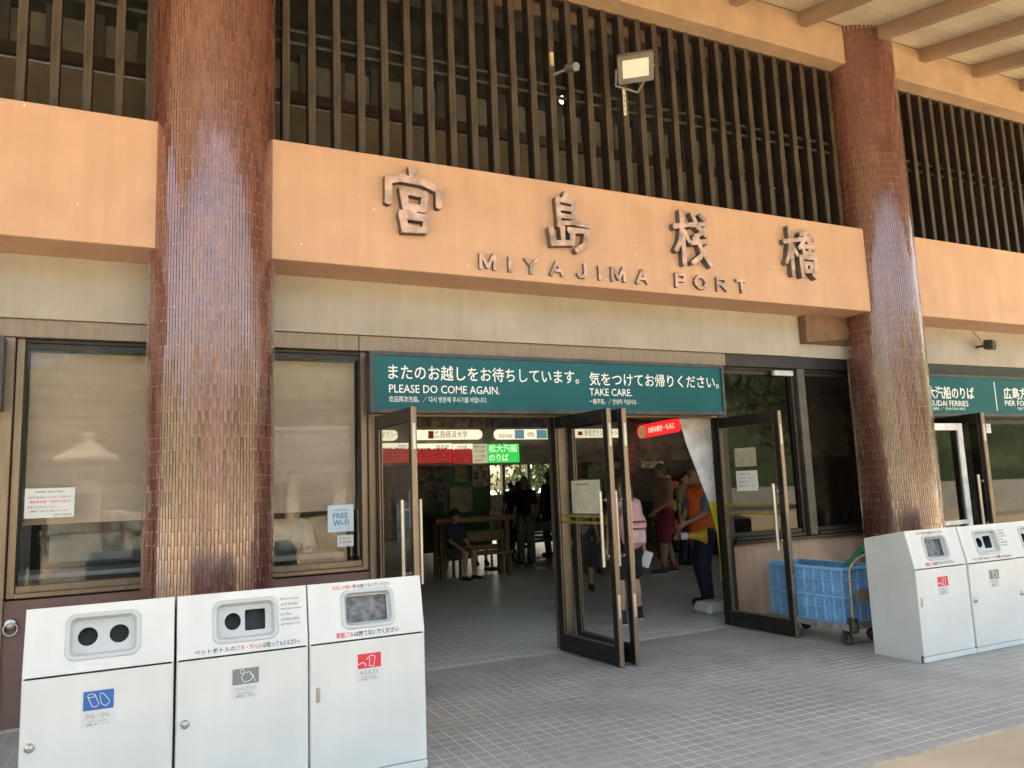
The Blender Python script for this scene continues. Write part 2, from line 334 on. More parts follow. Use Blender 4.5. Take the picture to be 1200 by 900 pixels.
k = MB(); k.box(-30, 40, 3.235, 3.25, -.03, .002); tag(k.build('pavement_edging', mat('edging', (.5, .45, .36), .9)), kind='structure')

# ------------------------------------------------------------------ tiled columns
def column(cx, cy, r, z1, label):
    root = thing('tiled_column', label, 'column', (cx, cy, 0), group='round brown tiled columns')
    c = MB(); c.lathe([(r, 0), (r, z1)], n=96); c.build('core', M_grout, root, local=True)
    P = .0252; n = round(2*PI*r/P); H = .196; rows = int(z1/H)+2
    L = []; pr = []
    w = 2*PI*(r+.005)/n/2-.0017
    for k in range(14):
        b = MB(); b.ct = random.random()**1.3; h = H/2-.0025; t = .0055; e = .0012
        b._add([(-w, 0, -h), (w, 0, -h), (w, 0, h), (-w, 0, h), (-w+e, -t, -h+e), (w-e, -t, -h+e), (w-e, -t, h-e), (-w+e, -t, h-e)],
               [(4, 5, 6, 7), (0, 1, 5, 4), (1, 2, 6, 5), (2, 3, 7, 6), (3, 0, 4, 7)])
        pr.append((b, b.mesh('tile', M_tile)))
    for i in range(n):
        a = 2*PI*i/n
        for j in range(rows):
            z = (j+(.5 if i % 2 else 0))*H
            if z+H/2 > z1+.1: continue
            nx, ny = math.cos(a), math.sin(a); P3 = Vector((cx+nx*r, cy+ny*r, z)); d = EYE-P3
            fac = (d.x*nx+d.y*ny)/d.length; q = px(P3)
            vis = fac > .15 and q[1] < 700 and q[1] > 0 and z > 1.0
            L.append(((d.length if vis else 500+random.random()), a, z))
    L.sort(); big = MB()
    for k, (d, a, z) in enumerate(L):
        b, me = random.choice(pr)
        M = Matrix.Translation((math.cos(a)*r, math.sin(a)*r, z)) @ Matrix.Rotation(a+PI/2+random.gauss(0, .02), 4, 'Z') @ Matrix.Rotation(random.gauss(0, .007), 4, 'X')
        if k < 300 and d < 500:
            o = link('tile', me, root); o.matrix_local = M
        else:
            big.ct = b.ct; big._add(b.v, b.f, T=M)
    o = big.build('tiles', M_tile, root, local=True); o['kind'] = 'stuff'
column(.45, 6.53, .475, 7.25, 'large brown tiled column on the left, rising behind the left row of white bins')
column(8.28, 6.53, .445, 7.25, 'large brown tiled column on the right, behind the right row of white bins')

# ------------------------------------------------------------------ facade: fascia beams, stucco, header, lattice, eave
YB = 6.33
def beam(x0, x1, z0, z1, y0, y1, name, label, m, group):
    b = MB(); b.bbox(x0, x1, y0, y1, z0, z1, .006); return tag(b.build(name, m), label, 'beam', group)
beam(-6, .05, 3.53, 4.565, YB, 6.9, 'fascia_beam', 'plain orange painted fascia beam left of the left brown column', M_orange, 'orange fascia beams')
beam(.87, 7.86, 3.53, 4.565, YB, 6.9, 'fascia_beam', 'long orange fascia beam between the two columns carrying the raised port lettering', M_orange, 'orange fascia beams')
beam(8.70, 16, 3.53, 4.565, YB, 6.9, 'fascia_beam', 'plain orange painted fascia beam right of the right brown column', M_orange, 'orange fascia beams')
beam(-6, 7.86, 6.73, 7.24, YB, 6.9, 'eave_beam', 'tan upper beam above the long central lattice, left of the right column top', M_orange_d, 'tan upper beams')
beam(8.70, 16, 6.73, 7.24, YB, 6.9, 'eave_beam', 'tan upper beam above the lattice at the far right of the right column', M_orange_d, 'tan upper beams')
# stucco band
b = MB(); b.box(-6, 7.13, 6.80, 7.05, 3.03, 3.60); tag(b.build('stucco_wall', M_cream), 'long cream stucco wall band between the orange lettered beam and the doors', 'wall', 'cream stucco bands')
b = MB(); b.box(7.135, 16, 6.82, 7.05, 3.03, 3.60); tag(b.build('stucco_wall', M_cream), 'cream stucco wall band behind and right of the right column, holding the small black speaker', 'wall', 'cream stucco bands')
# bracket beside right column, its shadow painted in as a darker brown
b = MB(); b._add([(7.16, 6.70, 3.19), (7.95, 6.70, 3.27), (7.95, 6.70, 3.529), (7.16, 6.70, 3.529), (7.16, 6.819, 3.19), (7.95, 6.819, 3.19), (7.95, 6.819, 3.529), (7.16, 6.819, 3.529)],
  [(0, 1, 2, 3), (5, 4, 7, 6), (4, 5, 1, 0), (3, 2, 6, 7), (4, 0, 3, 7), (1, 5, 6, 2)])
tag(b.build('beam_bracket', mat('shaded_bracket_brown', (.20, .115, .07), .7)), 'brown bracket under the orange beam beside the right column', 'bracket')
# lintel
for x0, x1, lb in ((-6, 1.72, 'bronze lintel strip above the ticket windows on the left'), (1.724, 5.99, 'bronze lintel strip above the long teal sign'), (5.994, 16, 'dark bronze lintel strip running behind the right column')):
    b = MB(); b.bbox(x0, x1, 6.83, 7.03, 2.885, 3.029, .004); tag(b.build('lintel', M_bronze if x1 < 6 else M_bronze_d), lb, 'lintel', 'metal lintel strips')

def lattice(x0, x1, xs, label):
    root = thing('lattice_screen', label, 'lattice screen', (x0, 6.5, 4.56), group='wooden slat screens above the beams')
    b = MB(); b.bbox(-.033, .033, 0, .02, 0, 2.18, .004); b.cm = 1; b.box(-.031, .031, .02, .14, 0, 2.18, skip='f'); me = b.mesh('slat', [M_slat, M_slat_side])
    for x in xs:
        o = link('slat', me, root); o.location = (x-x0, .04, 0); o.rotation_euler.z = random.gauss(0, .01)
    for z in (1.20, 1.08):
        b = MB(); b.tube((0, .12, z), (x1-x0, .12, z), .02, n=8); b.build('rail', M_slat_dark2, root, local=True)
    b = MB(); b.box(0, x1-x0, .05, .17, 2.15, 2.20); b.build('head_rail', M_slat_dark, root, local=True)
P = .2245
lattice(-4, -.03, [-.02-.03-P*k for k in range(18)], 'wooden slat screen above the plain orange beam, left of the left column')
lattice(.92, 7.85, [1.03+P*k for k in range(31)], 'long wooden slat screen above the lettered orange beam with floodlight fixed to it')
lattice(8.72, 14, [8.83+P*k for k in range(24)], 'wooden slat screen right of the right column')
# wall behind lattice, dado and siding darkened to paint in the shade
root = thing('upper_wall', 'upper wall behind the slat screens: stucco dado, brown rail and grey glazing', 'wall', (0, 7.9, 4.5))
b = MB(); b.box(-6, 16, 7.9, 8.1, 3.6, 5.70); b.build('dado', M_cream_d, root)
b = MB(); b.box(-6, 16, 7.84, 7.9, 5.72, 5.84); b.build('rail', M_slat_dark, root)
b = MB(); b.box(-6, 16, 7.93, 8.1, 5.84, 6.22); b.build('spandrel', mat('grey_siding', (.17, .165, .145), .8, var=.1), root)
b = MB(); b.box(-6, 16, 7.95, 8.1, 6.22, 7.9); b.build('glazing', mat('grey_glazing', (.05, .055, .05), .2, var=.2), root)
me = MB().box(-.05, .05, 7.885-7.9, 7.93-7.9, 5.845-4.5, 6.3-4.5).mesh('mullion', mat('dark_mullion', (.07, .065, .06), .6))
for i in range(54):
    o = link('mullion', me, root); o.location = (-5.2+.39*i, 0, 0)
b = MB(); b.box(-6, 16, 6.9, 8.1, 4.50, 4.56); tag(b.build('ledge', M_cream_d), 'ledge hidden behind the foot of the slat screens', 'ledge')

# eave: rafters, boards, roof
root = thing('eave_roof', 'sloping eave of cream boards on brown rafters overhanging the front', 'roof', (0, YB, 7.2))
ang = math.atan(.25); TS = frame((0, YB, 7.24), (1, 0, 0), (0, -math.cos(ang), -math.sin(ang)))   # local x along facade, y outwards down the slope, z down
Lr = 3.9; bw = .152
big = MB()
protos = []
for k in range(5):
    b = MB(); b.ct = random.random(); b.bbox(0, 1.088, .004, bw-.004, -.006, 0, .003); protos.append(b.mesh('plank', M_board))
n = 0
for j in range(int(Lr/bw)):
    for i in range(-6, 9):
        x = 7.1+1.09*i - (.0); o = link('plank', protos[(i*3+j*7) % 5], root)
        o.matrix_local = Matrix.Translation((0, -YB, -7.2)) @ TS @ Matrix.Translation((x+.05, j*bw, 0)); n += 1
b = MB(); b.box(-6, 16, 0, Lr, -.06, -.0065, T=TS); b.build('board_backing', M_boardback, root)
rb = MB().bbox(-.06, .06, .0, Lr+.05, .002, .17, .004).mesh('rafter', M_rafter)
for i in range(-6, 9):
    o = link('rafter', rb, root); o.matrix_local = Matrix.Translation((0, -YB, -7.2)) @ TS @ Matrix.Translation((7.1+1.09*i+.06, 0, 0))
b = MB(); b.box(-6.5, 16.5, -6, Lr+.1, -.13, -.062, T=TS); b.build('roof_sheet', M_roof, root)
b = MB(); b.box(-6.5, 16.5, Lr+.06, Lr+.1, -.06, .20, T=TS); b.build('fascia_board', M_rafter, root)
b = MB(); b.box(-6, 16, 12.0, 30, 7.9, 8.1); b.build('rear_roof', M_roof, root)
b = MB(); b.box(-6, 16, 6.9, 12.0, 7.22, 7.26); b.build('soffit', M_inceil, root)

# ------------------------------------------------------------------ raised lettering on the beam
TREE = [[(.22, 1), (.22, .02)], [(.02, .70), (.42, .76)], [(.20, .66), (.12, .40), (.02, .26)], [(.25, .62), (.40, .44)]]
KANJI = {
 '宮': [[(.47, 1), (.47, .84)], [(.04, .80), (.03, .44)], [(.04, .78), (.28, .84), (.65, .82), (.96, .72)], [(.96, .74), (.94, .46)],
       [(.30, .64), (.33, .38)], [(.30, .64), (.69, .62)], [(.69, .62), (.65, .38)], [(.33, .38), (.65, .38)], [(.48, .38), (.46, .25)],
       [(.27, .25), (.31, .03)], [(.27, .25), (.71, .23)], [(.71, .23), (.67, .03)], [(.31, .03), (.67, .03)]],
 '島': [[(.45, 1), (.40, .90)], [(.24, .88), (.26, .42)], [(.24, .88), (.64, .85)], [(.64, .85), (.62, .58)], [(.26, .74), (.60, .73)], [(.26, .60), (.62, .59)],
       [(.26, .46), (.62, .50), (.98, .47)], [(.50, .36), (.93, .37), (.86, .12), (.66, .02)], [(.04, .34), (.08, .10)], [(.08, .10), (.56, .14)], [(.32, .38), (.32, .14)], [(.56, .30), (.55, .12)]],
 '棧': TREE+[[(.48, .76), (.90, .82)], [(.52, .98), (.66, .74), (.92, .56)], [(.84, .68), (.52, .50)], [(.46, .42), (.90, .48)], [(.60, .56), (.74, .28), (.98, .03)], [(.84, .34), (.66, .16), (.44, .05)], [(.76, .96), (.88, .88)]],
 'M': [[(.02, 0), (.02, 1)], [(.98, 0), (.98, 1)], [(.08, 1), (.5, .1)], [(.92, 1), (.5, .1)]], 'I': [[(.5, 0), (.5, 1)]], 'Y': [[(.5, 0), (.5, .5)], [(.5, .5), (.03, 1)], [(.5, .5), (.97, 1)]],
 'A': [[(0, 0), (.5, 1)], [(1, 0), (.5, 1)], [(.2, .33), (.8, .33)]], 'J': [[(.9, 1), (.9, .25), (.7, .02), (.3, .02), (.08, .22)]], 'P': [[(.05, 0), (.05, 1)], [(.05, 1), (.75, 1), (.95, .78), (.75, .5), (.05, .5)]],
 'O': [[(.5+.48*math.cos(i*PI/6), .5+.5*math.sin(i*PI/6)) for i in range(13)]], 'R': [[(.05, 0), (.05, 1)], [(.05, 1), (.75, 1), (.95, .78), (.75, .5), (.05, .5)], [(.5, .5), (.98, 0)]], 'T': [[(.5, 0), (.5, 1)], [(0, 1), (1, 1)]],
 '橋': TREE+[[(.88, .97), (.56, .90)], [(.50, .78), (.98, .82)], [(.72, .90), (.62, .72), (.48, .60)], [(.76, .80), (.98, .60)], [(.60, .64), (.62, .50)], [(.60, .64), (.84, .64)], [(.84, .64), (.82, .50)], [(.62, .50), (.82, .50)],
       [(.50, .40), (.50, .0)], [(.50, .40), (.96, .41)], [(.96, .41), (.94, .02), (.86, .06)], [(.62, .28), (.63, .12)], [(.62, .28), (.82, .28)], [(.82, .28), (.80, .12)], [(.63, .12), (.80, .12)]]}
def kanji(ch, x0, x1, z0, z1, label, nm='kanji_letter', grp='raised kanji on the orange beam', r=None, D=.0735):
    T = FRONT(x0, YB, z0); w, h = x1-x0, z1-z0; b = MB(); n = 0; r = r or (.033 if ch in '宮' else .025)
    for st in KANJI[ch]:
        for (ax, ay), (bx, by) in zip(st, st[1:]):
            p, q = Vector((ax*w, ay*h)), Vector((bx*w, by*h)); d = (q-p).normalized(); c = Vector((-d.y, d.x)); n += 1; r1 = r*random.uniform(.95, 1.3); r2 = r*random.uniform(.85, 1.15)
            pl = [p-d*r1*.7-c*r1, q+d*r2*.5-c*r2, q+d*r2*.9, q+d*r2*.5+c*r2, p-d*r1*.7+c*r1, p-d*r1*.95]
            dz = D+.0007*n
            b.cm = 1; b.prism([tuple(v) for v in pl], -.01, dz-.006, T=T); b.cm = 0; m_ = sum(pl, Vector((0, 0)))/6
            V_ = [T @ Vector((v.x, v.y, dz-.006)) for v in pl]+[T @ Vector((m_.x+(v.x-m_.x)*.97+(m_-v).normalized().x*.004, m_.y+(v.y-m_.y)*.97+(m_-v).normalized().y*.004, dz)) for v in pl]
            b._add(V_, [(i, (i+1) % 6, 6+(i+1) % 6, 6+i) for i in range(6)]+[list(range(6, 12))])
    return tag(b.build(nm, [M_bronzeletter, M_letterside]), label, 'letter', grp)
for ch, x0, x1, z0, z1, lb in (('宮', 1.72, 2.20, 3.87, 4.44, 'large bronze kanji 宮, first and leftmost character on the orange beam'),
                               ('島', 3.22, 3.64, 3.85, 4.43, 'large bronze kanji 島, second character on the orange beam'),
                               ('棧', 4.62, 5.05, 3.84, 4.42, 'large bronze kanji 棧, third character on the orange beam'),
                               ('橋', 6.05, 6.48, 3.85, 4.41, 'large bronze kanji 橋, last character nearest the right column')):
    kanji(ch, x0*1.07, x1*1.07, z0, z1, lb)
cx = [2.621, 2.834, 3.044, 3.303, 3.561, 3.754, 3.960, 4.231, 4.684, 4.925, 5.194, 5.450]
lab = ['raised letter M, first of the word MIYAJIMA', 'narrow raised letter I between M and Y', 'raised letter Y in MIYAJIMA', 'raised letter A before the J', 'raised letter J in MIYAJIMA', 'narrow raised letter I after the J',
       'raised letter M before the last A of MIYAJIMA', 'raised letter A at the end of MIYAJIMA', 'raised letter P, first of the word PORT', 'raised letter O in PORT', 'raised letter R in PORT', 'raised letter T at the end of PORT']
for i, (c, x) in enumerate(zip('MIYAJIMAPORT', cx)):
    x = x*1.07; w = {'M': .155, 'I': .042, 'J': .115, 'O': .15}.get(c, .135)
    kanji(c, x-w*.54+.01, x+w*.54-.01, 3.612, 3.738, lab[i], 'sign_letter', 'raised Latin letters on the orange beam', .0155, .034)

# ------------------------------------------------------------------ teal entrance signs
def entrance_sign(x0, x1, label, z0=2.30, z1=2.86, Y=6.66):
    root = thing('entrance_sign', label, 'sign', (x0, Y, z0), group='teal illuminated sign boxes over the doors')
    t = .035
    b = MB(); b.plate(rrect(x0, x1, z0, z1, .008, 2), [rrect(x0+t, x1-t, z0+t, z1-t, .004, 2)], 0, .03, T=FRONT(0, Y+.03, 0)); b.build('frame', M_signframe, root)
    b = MB(); b.box(x0+.004, x1-.004, Y+.03, Y+.165, z0+.004, z1-.004); b.build('box', M_signframe, root)
    b = MB(); b.box(x0+t, x1-t, Y+.016, Y+.029, z0+t, z1-t); b.build('face', M_teal, root)
    return root
s = entrance_sign(1.775, 5.80, 'long teal sign over the open middle doors reading PLEASE DO COME AGAIN')
YF = 6.66+.0155
def stext(root, body, xa, ya, xb, yb, h, m=M_letter_w, bold=0, name='lettering', Y=YF):
    a = atY(xa, ya, Y); c = atY(xb, yb, Y); return text(name, body, FRONT(a.x, Y, a.z), h, m, root, w=c.x-a.x, bold=bold)
stext(s, 'またのお越しをお待ちしています。', 455, 444.5, 679, 455, .14, bold=.006)
stext(s, '気をつけてお帰りください。', 691, 451.8, 843, 460, .14, bold=.006)
stext(s, 'PLEASE DO COME AGAIN.', 456, 460, 586, 467, .075, bold=.004)
stext(s, 'TAKE CARE.', 691, 463.5, 741, 468, .075, bold=.004)
stext(s, '欢迎再次光临。／ 다시 방문해 주시기를 바랍니다.', 456, 471, 571, 477, .055)
stext(s, '一路平安。／ 안녕히 가십시오.', 691, 473.5, 747, 478, .055)
s = entrance_sign(9.0, 13.6, 'teal sign right of the right column for the MATSUDAI FERRIES pier')
stext(s, '松大汽船のりば', 1078, 467, 1142, 467, .17, bold=.012)
stext(s, 'MATSUDAI FERRIES', 1077, 475.5, 1135, 475.5, .075, bold=.004)
stext(s, '去松大渡轮 ／ 마쓰다이 페리', 1080, 480.5, 1131, 480.5, .04)
stext(s, '広島方面のりば', 1177, 468, 1240, 468, .17, bold=.012)
stext(s, 'PIER FOR HIROSHIMA', 1178, 475.5, 1240, 475.5, .075, bold=.004)
stext(s, '往广岛方向 ／ 히로시마', 1193, 480.5, 1240, 480.5, .04)
a = atY(1165, 450, YF); b = MB(); b.box(a.x-.008, a.x+.008, YF-.001, YF, 2.38, 2.78); b.build('divider', M_letter_w, s)
s = entrance_sign(-4.6, -.985, 'teal sign cut off by the left edge of the picture, beside the ticket window')
stext(s, '出入口', -90, 450, -40, 447, .16, bold=.012)

# ------------------------------------------------------------------ lower walls, windows, posts
def wallbox(name, label, x0, x1, y0, y1, z0, z1, m, cat='wall', g=None):
    b = MB(); b.bbox(x0, x1, y0, y1, z0, z1, .004); return tag(b.build(name, m), label, cat, g)
wallbox('low_wall', 'low maroon wall under the two ticket windows behind the left bins', -1.0, 1.86, 6.86, 7.06, 0, .905, M_maroon)
wallbox('low_wall', 'low salmon tiled wall behind the blue crates, right of the middle doors', 5.93, 9.35, 6.87, 7.06, 0, .86, M_salmon)
wallbox('wall_ledge', 'thin dark ledge on top of the salmon low wall behind the crates', 5.93, 9.35, 6.80, 7.06, .863, .90, M_bronze_d, 'ledge')
o = MB(); o.lathe([(.045, 0), (.045, .008), (.02, .012)], n=16, T=frame(atY(12, 732, 6.855), (1, 0, 0), (0, 0, 1))); 
for i in range(16):
    a0, a1 = 2*PI*i/16, 2*PI*(i+1)/16; c = atY(12, 738, 6.835); o.tube(c+Vector((.045*math.cos(a0), 0, .045*math.sin(a0))), c+Vector((.045*math.cos(a1), 0, .045*math.sin(a1))), .006, n=6)
tag(o.build('wall_ring', M_chrome), 'small metal ring hanging on the maroon wall left of the bins', 'ring')

def window(x0, x1, z0, z1, label, blind=None, glass=GLASS, m=M_bronze, Y=6.88):
    root = thing('window', label, 'window', (x0, Y, z0), group='fixed windows in the front wall')
    t = .055
    b = MB(); b.bbox(x0, x0+t, Y, Y+.11, z0, z1, .004); b.bbox(x1-t, x1, Y, Y+.11, z0, z1, .004); b.build('frame', m, root)
    b = MB(); b.bbox(x0+t, x1-t, Y+.005, Y+.11, z1-.03, z1, .003); b.box(x0+t, x1-t, Y+.03, Y+.10, z1-.075, z1-.03); b.build('head', M_bronze_d, root)
    b = MB(); b.bbox(x0+t, x1-t, Y-.03, Y+.11, z0, z0+.035, .004); b.bbox(x0+t, x1-t, Y+.02, Y+.1, z0+.035, z0+.085, .003); b.build('sill', m, root)
    b = MB(); g = .012
    b.box(x0+t, x0+t+g, Y+.035, Y+.075, z0+.085, z1-.075); b.box(x1-t-g, x1-t, Y+.035, Y+.075, z0+.085, z1-.075); b.build('gasket', M_rubber, root)
    b = MB(); b._add([(x0+t, Y+.05, z0+.085), (x1-t, Y+.05, z0+.085), (x1-t, Y+.05, z1-.075), (x0+t, Y+.05, z1-.075)], [(0, 1, 2, 3)]); b.build('pane', glass, root)
    if blind:
        b = MB(); b.box(x0+t+.02, x1-t-.02, Y+.16, Y+.163, blind, z1-.08)
        b.box(x0+t+.015, x1-t-.015, Y+.155, Y+.175, blind-.02, blind); b.build('blind', M_blind, root)
    return root
W1 = window(-.93, 1.80, .92, 2.884, 'wide ticket window with beige blind half down, passing behind the left column', blind=1.47)
# door jamb posts
def post(x0, x1, z1, label, m=M_bronze, y0=6.84, y1=6.99):
    b = MB(); b.bbox(x0, x1, y0, y1, 0, z1, .005); return tag(b.build('door_post', m), label, 'post', 'metal posts of the door line')
post(1.803, 1.865, 2.884, 'bronze door post between the left ticket window and the leftmost open door leaf')
post(3.715, 3.855, 2.30, 'bronze post in the middle of the entrance behind the paired open leaves')
post(5.835, 5.925, 2.884, 'dark door post between the rightmost open leaf and the salmon wall', M_bronze_d)
post(-1.05, -.935, 2.884, 'bronze post at the left picture edge beside the ticket window')
b = MB(); b.bbox(1.867, 5.833, 6.85, 6.98, 2.285, 2.30, .003); b.box(1.867, 5.833, 6.86, 6.97, 2.30, 2.884); tag(b.build('transom', M_bronze), 'door head under the long teal sign', 'transom')
window(5.93, 7.08, .903, 2.884, 'dark glazed window between the open right door leaf and the dark mullion post', glass=GLASS_D, m=M_bronze_d)
window(7.20, 9.30, .903, 2.884, 'dark glazed window passing behind the right column', glass=GLASS_D, m=M_bronze_d)
b = MB(); b.bbox(7.083, 7.197, 6.83, 7.0, .903, 2.884, .005); tag(b.build('window_mullion', mat('grey_bronze', (.10, .09, .08), .4, metal=.4)), 'grey bronze mullion between the two dark right windows', 'mullion')
b = MB(); p = atY(905, 437, 6.86); q = atY(927, 441, 6.86); b.bbox(p.x, q.x, 6.82, 6.87, q.z, q.z+.06, .003); tag(b.build('fluorescent_fitting', M_grey), 'small pale fitting at the top of the dark right window', 'fitting')

def notice(name, label, T, w, h, m=M_paper, lines=None, cat='notice', parent=None, title=None, group=None, local=False):
    """a sheet with printed lines; T: lower-left corner, local x right, y up"""
    b = MB(); b.box(0, w, 0, h, 0, .0012, T=T)
    if parent is None:
        o = b.build(name, m); tag(o, label, cat, group)
    else: o = b.build(name, m, parent, local=local)
    if lines:
        for ln in lines:
            body, fx, fy, fw_, fh, mm = ln[:6]
            text('print', body, T @ Matrix.Translation((fx*w, fy*h, .0013)), fh*h, mm, o, w=fw_*w, ext=.0002, bold=(ln[6] if len(ln) > 6 else 0), local=local)
    return o
p = atY(28, 608, 6.93); q = atY(88, 571, 6.93)
notice('window_notice', 'white notice with black and red Japanese lines taped low in the left ticket window', FRONT(p.x, 6.925, p.z), q.x-p.x, q.z-p.z,
       lines=[('宮島桟橋ご利用のお客様へ', .2, .84, .6, .07, M_black), ('切符売り場は館内にございます。ご利用の方は', .06, .66, .86, .07, M_black),
              ('乗船券売場・待合所 改札口', .1, .5, .8, .09, M_red, .01), ('係員までお声掛けください。', .06, .34, .6, .06, M_black),
              ('ご理解とご協力をお願いいたします', .08, .2, .8, .06, M_black), ('宮島口 管理事務所', .6, .06, .36, .06, M_black)])
p = atY(384, 624, 6.93); q = atY(414, 591, 6.93)
notice('wifi_sticker', 'pale blue FREE Wi-Fi sticker in the ticket window beside the door post', FRONT(p.x, 6.925, p.z), q.x-p.x, q.z-p.z, m=mat('pale_blue_paper', (.62, .76, .82), .5, var=.03), cat='sticker',
       lines=[('HIROSHIMA', .22, .78, .55, .07, M_blue), ('FREE', .2, .5, .58, .2, mat('cyan_print', (.02, .25, .5), .5), .02), ('Wi-Fi', .2, .23, .62, .22, mat('cyan_print', (.02, .25, .5), .5), .02)])
p = atY(395, 641, 6.93); q = atY(414, 625, 6.93)
notice('wifi_sticker', 'small white and red service sticker below the FREE Wi-Fi sticker', FRONT(p.x, 6.925, p.z), q.x-p.x, q.z-p.z-.01, cat='sticker',
       lines=[('docomo', .12, .66, .7, .14, M_black), ('d Wi-Fi', .12, .28, .76, .22, M_red, .01)])

# ------------------------------------------------------------------ door leaves
def door_leaf(hx, hy, tx, ty, label, tapes=(), z1=2.275, frame_m=M_bronze_d, edge_m=M_bronze, inner=True):
    w = math.hypot(tx-hx, ty-hy); a = math.atan2(ty-hy, tx-hx)
    root = thing('door_leaf', label, 'door', (hx, hy, 0), a, group='glass door leaves standing open')
    st = .075; t = .0225; z0 = .012
    b = MB(); b.bbox(0, st, -t, t, z0, z1, .003); b.build('hinge_stile', frame_m, root, True)
    b = MB(); b.bbox(w-st, w-.012, -t, t, z0, z1, .003); b.build('lock_stile', frame_m, root, True)
    b = MB(); b.bbox(w-.0118, w, -t-.001, t+.001, z0, z1, .003); b.build('edge_strip', edge_m, root, True)
    b = MB(); b.bbox(st+.001, w-st-.001, -t+.002, t-.002, z0, .17, .003); b.build('bottom_rail', frame_m, root, True)
    b = MB(); b.bbox(st+.001, w-st-.001, -t+.002, t-.002, z1-.115, z1, .003); b.build('top_rail', frame_m, root, True)
    b = MB()
    for s_ in (-1, 1):
        b.box(st+.001, st+.012, s_*.012-.004, s_*.012+.004, .17, z1-.115); b.box(w-st-.012, w-st-.001, s_*.012-.004, s_*.012+.004, .17, z1-.115)
        b.box(st+.012, w-st-.012, s_*.012-.004, s_*.012+.004, .17, .181)
    b.build('glazing_bead', M_bronze, root, True)
    b = MB(); b._add([(st, 0, .17), (w-st, 0, .17), (w-st, 0, z1-.115), (st, 0, z1-.115)], [(0, 1, 2, 3)]); b.build('pane', GLASS, root, True)
    for s_ in (-1, 1):
        b = MB(); y = s_*.075; x = w-.095
        b.tube((x, y, .86), (x, y, 1.53), .0165, n=14)
        h = b.build('handle', M_handle, root, True)
        b = MB()
        for z in (.95, 1.45): b.tube((x, y, z), (x, s_*t, z), .009, n=10); b.lathe([(.018, 0), (.018, .006), (.012, .01)], n=12, T=frame((x, s_*t, z), (1, 0, 0), (0, 0, s_)))
        b.build('handle_bracket', M_chrome, h, True)
    for za, zb in ((.42, .62), (1.93, 2.14)):
        b = MB(); b.bbox(w-.001, w+.002, -.012, .012, za, zb, .001); b.build('lock_plate', M_chrome, root, True)
    for z in tapes:
        b = MB(); b.box(st+.012, w-st-.012, .0032, .0042, z-.012, z+.012); b.build('tape_stripe', mat('yellow_tape', (.42, .30, .05), .5), root, True)
    return root
LL = door_leaf(1.885, 6.84, 1.93, 5.91, 'leftmost open glass door leaf, beside the ticket window post')
LA = door_leaf(3.69, 6.84, 3.775, 5.90, 'left leaf of the middle pair, with white map notice on its glass', tapes=(1.30, 1.24))
LB = door_leaf(3.885, 6.84, 3.925, 5.88, 'right leaf of the middle pair, in front of the woman with a pink backpack')
LR = door_leaf(5.805, 6.88, 5.885, 5.96, 'rightmost open glass door leaf, in front of the blue crates', tapes=(1.30, 1.22))
# papers on leaves (things of their own)
def on_leaf(leaf, x0, z0, side=-1):
    h = leaf.matrix_basis if False else Matrix.Translation(leaf.location) @ Matrix.Rotation(leaf.rotation_euler.z, 4, 'Z')
    return h @ (frame((x0, side*.005, z0), (1, 0, 0), (0, 0, 1)) if side < 0 else frame((x0, side*.005, z0), (-1, 0, 0), (0, 0, 1)))
T = on_leaf(LA, .30, 1.325)
notice('map_notice', 'cream poster with line-drawn map on the glass of the left middle leaf', T, .46, .31, m=mat('cream_paper', (.58, .56, .44), .7),
       lines=[('宮島観光案内図', .1, .84, .5, .08, M_black)], cat='poster')
mp = MB(); rr = random.Random(3)
for i in range(26):
    x, y = rr.uniform(.05, .3), rr.uniform(.03, .22); a = rr.uniform(0, PI); l_ = rr.uniform(.01, .05)
    mp.tube(T @ Vector((x, y, .002)), T @ Vector((x+l_*math.cos(a), y+l_*math.sin(a)*.6, .002)), .0012, n=4)
mo = bpy.data.objects.get('map_notice'); mp.build('map_drawing', M_greytxt, mo)
T = on_leaf(LR, .27, 1.72); notice('door_notice', 'blank beige card taped above the white notice on the right door leaf', T, .30, .20, m=mat('beige_card', (.42, .38, .28), .7), cat='notice')
T = on_leaf(LR, .27, 1.46); notice('door_notice', 'white printed notice below the beige card on the right door leaf', T, .30, .215, cat='notice',
       lines=[('ドアを開閉する際は', .1, .8, .6, .08, M_black), ('ご注意ください。開けたら', .08, .6, .8, .08, M_red), ('必ずお閉めください。', .08, .42, .7, .08, M_black), ('お願いいたします', .08, .22, .8, .07, M_black)])
T = on_leaf(LA, .02, 2.0); notice('door_label', 'small white tag near the top hinge of the left middle leaf', T, .05, .12, cat='label')
T = on_leaf(LL, .80, 1.30); notice('door_label', 'small pale lock label beside the handle of the leftmost leaf', T, .04, .30, m=M_grey, cat='label')

# right bay behind column: white sash and dark leaves
def sash(name, x0, x1, y, z0, z1, m, label, group, glass=GLASS_D, t=.05, tilt=0):
    root = thing(name, label, 'door', (x0, y, z0), tilt, group=group)
    w = x1-x0; h = z1-z0
    b = MB(); b.bbox(0, t, 0, .04, 0, h, .003); b.bbox(w-t, w, 0, .04, 0, h, .003); b.build('stile', m, root, True)
    b = MB(); b.bbox(t+.001, w-t-.001, .002, .038, 0, t*1.2, .003); b.bbox(t+.001, w-t-.001, .002, .038, h-t, h, .003); b.build('rail', m, root, True)
    b = MB(); b._add([(t, .02, t*1.2), (w-t, .02, t*1.2), (w-t, .02, h-t), (t, .02, h-t)], [(0, 1, 2, 3)]); b.build('pane', glass, root, True)
    b = MB(); b.bbox(t+.001, w-t-.001, .004, .036, .95-z0 if z0 < .9 else .3, 1.0-z0 if z0 < .9 else .34, .002); b.build('mid_rail', m, root, True)
    return root
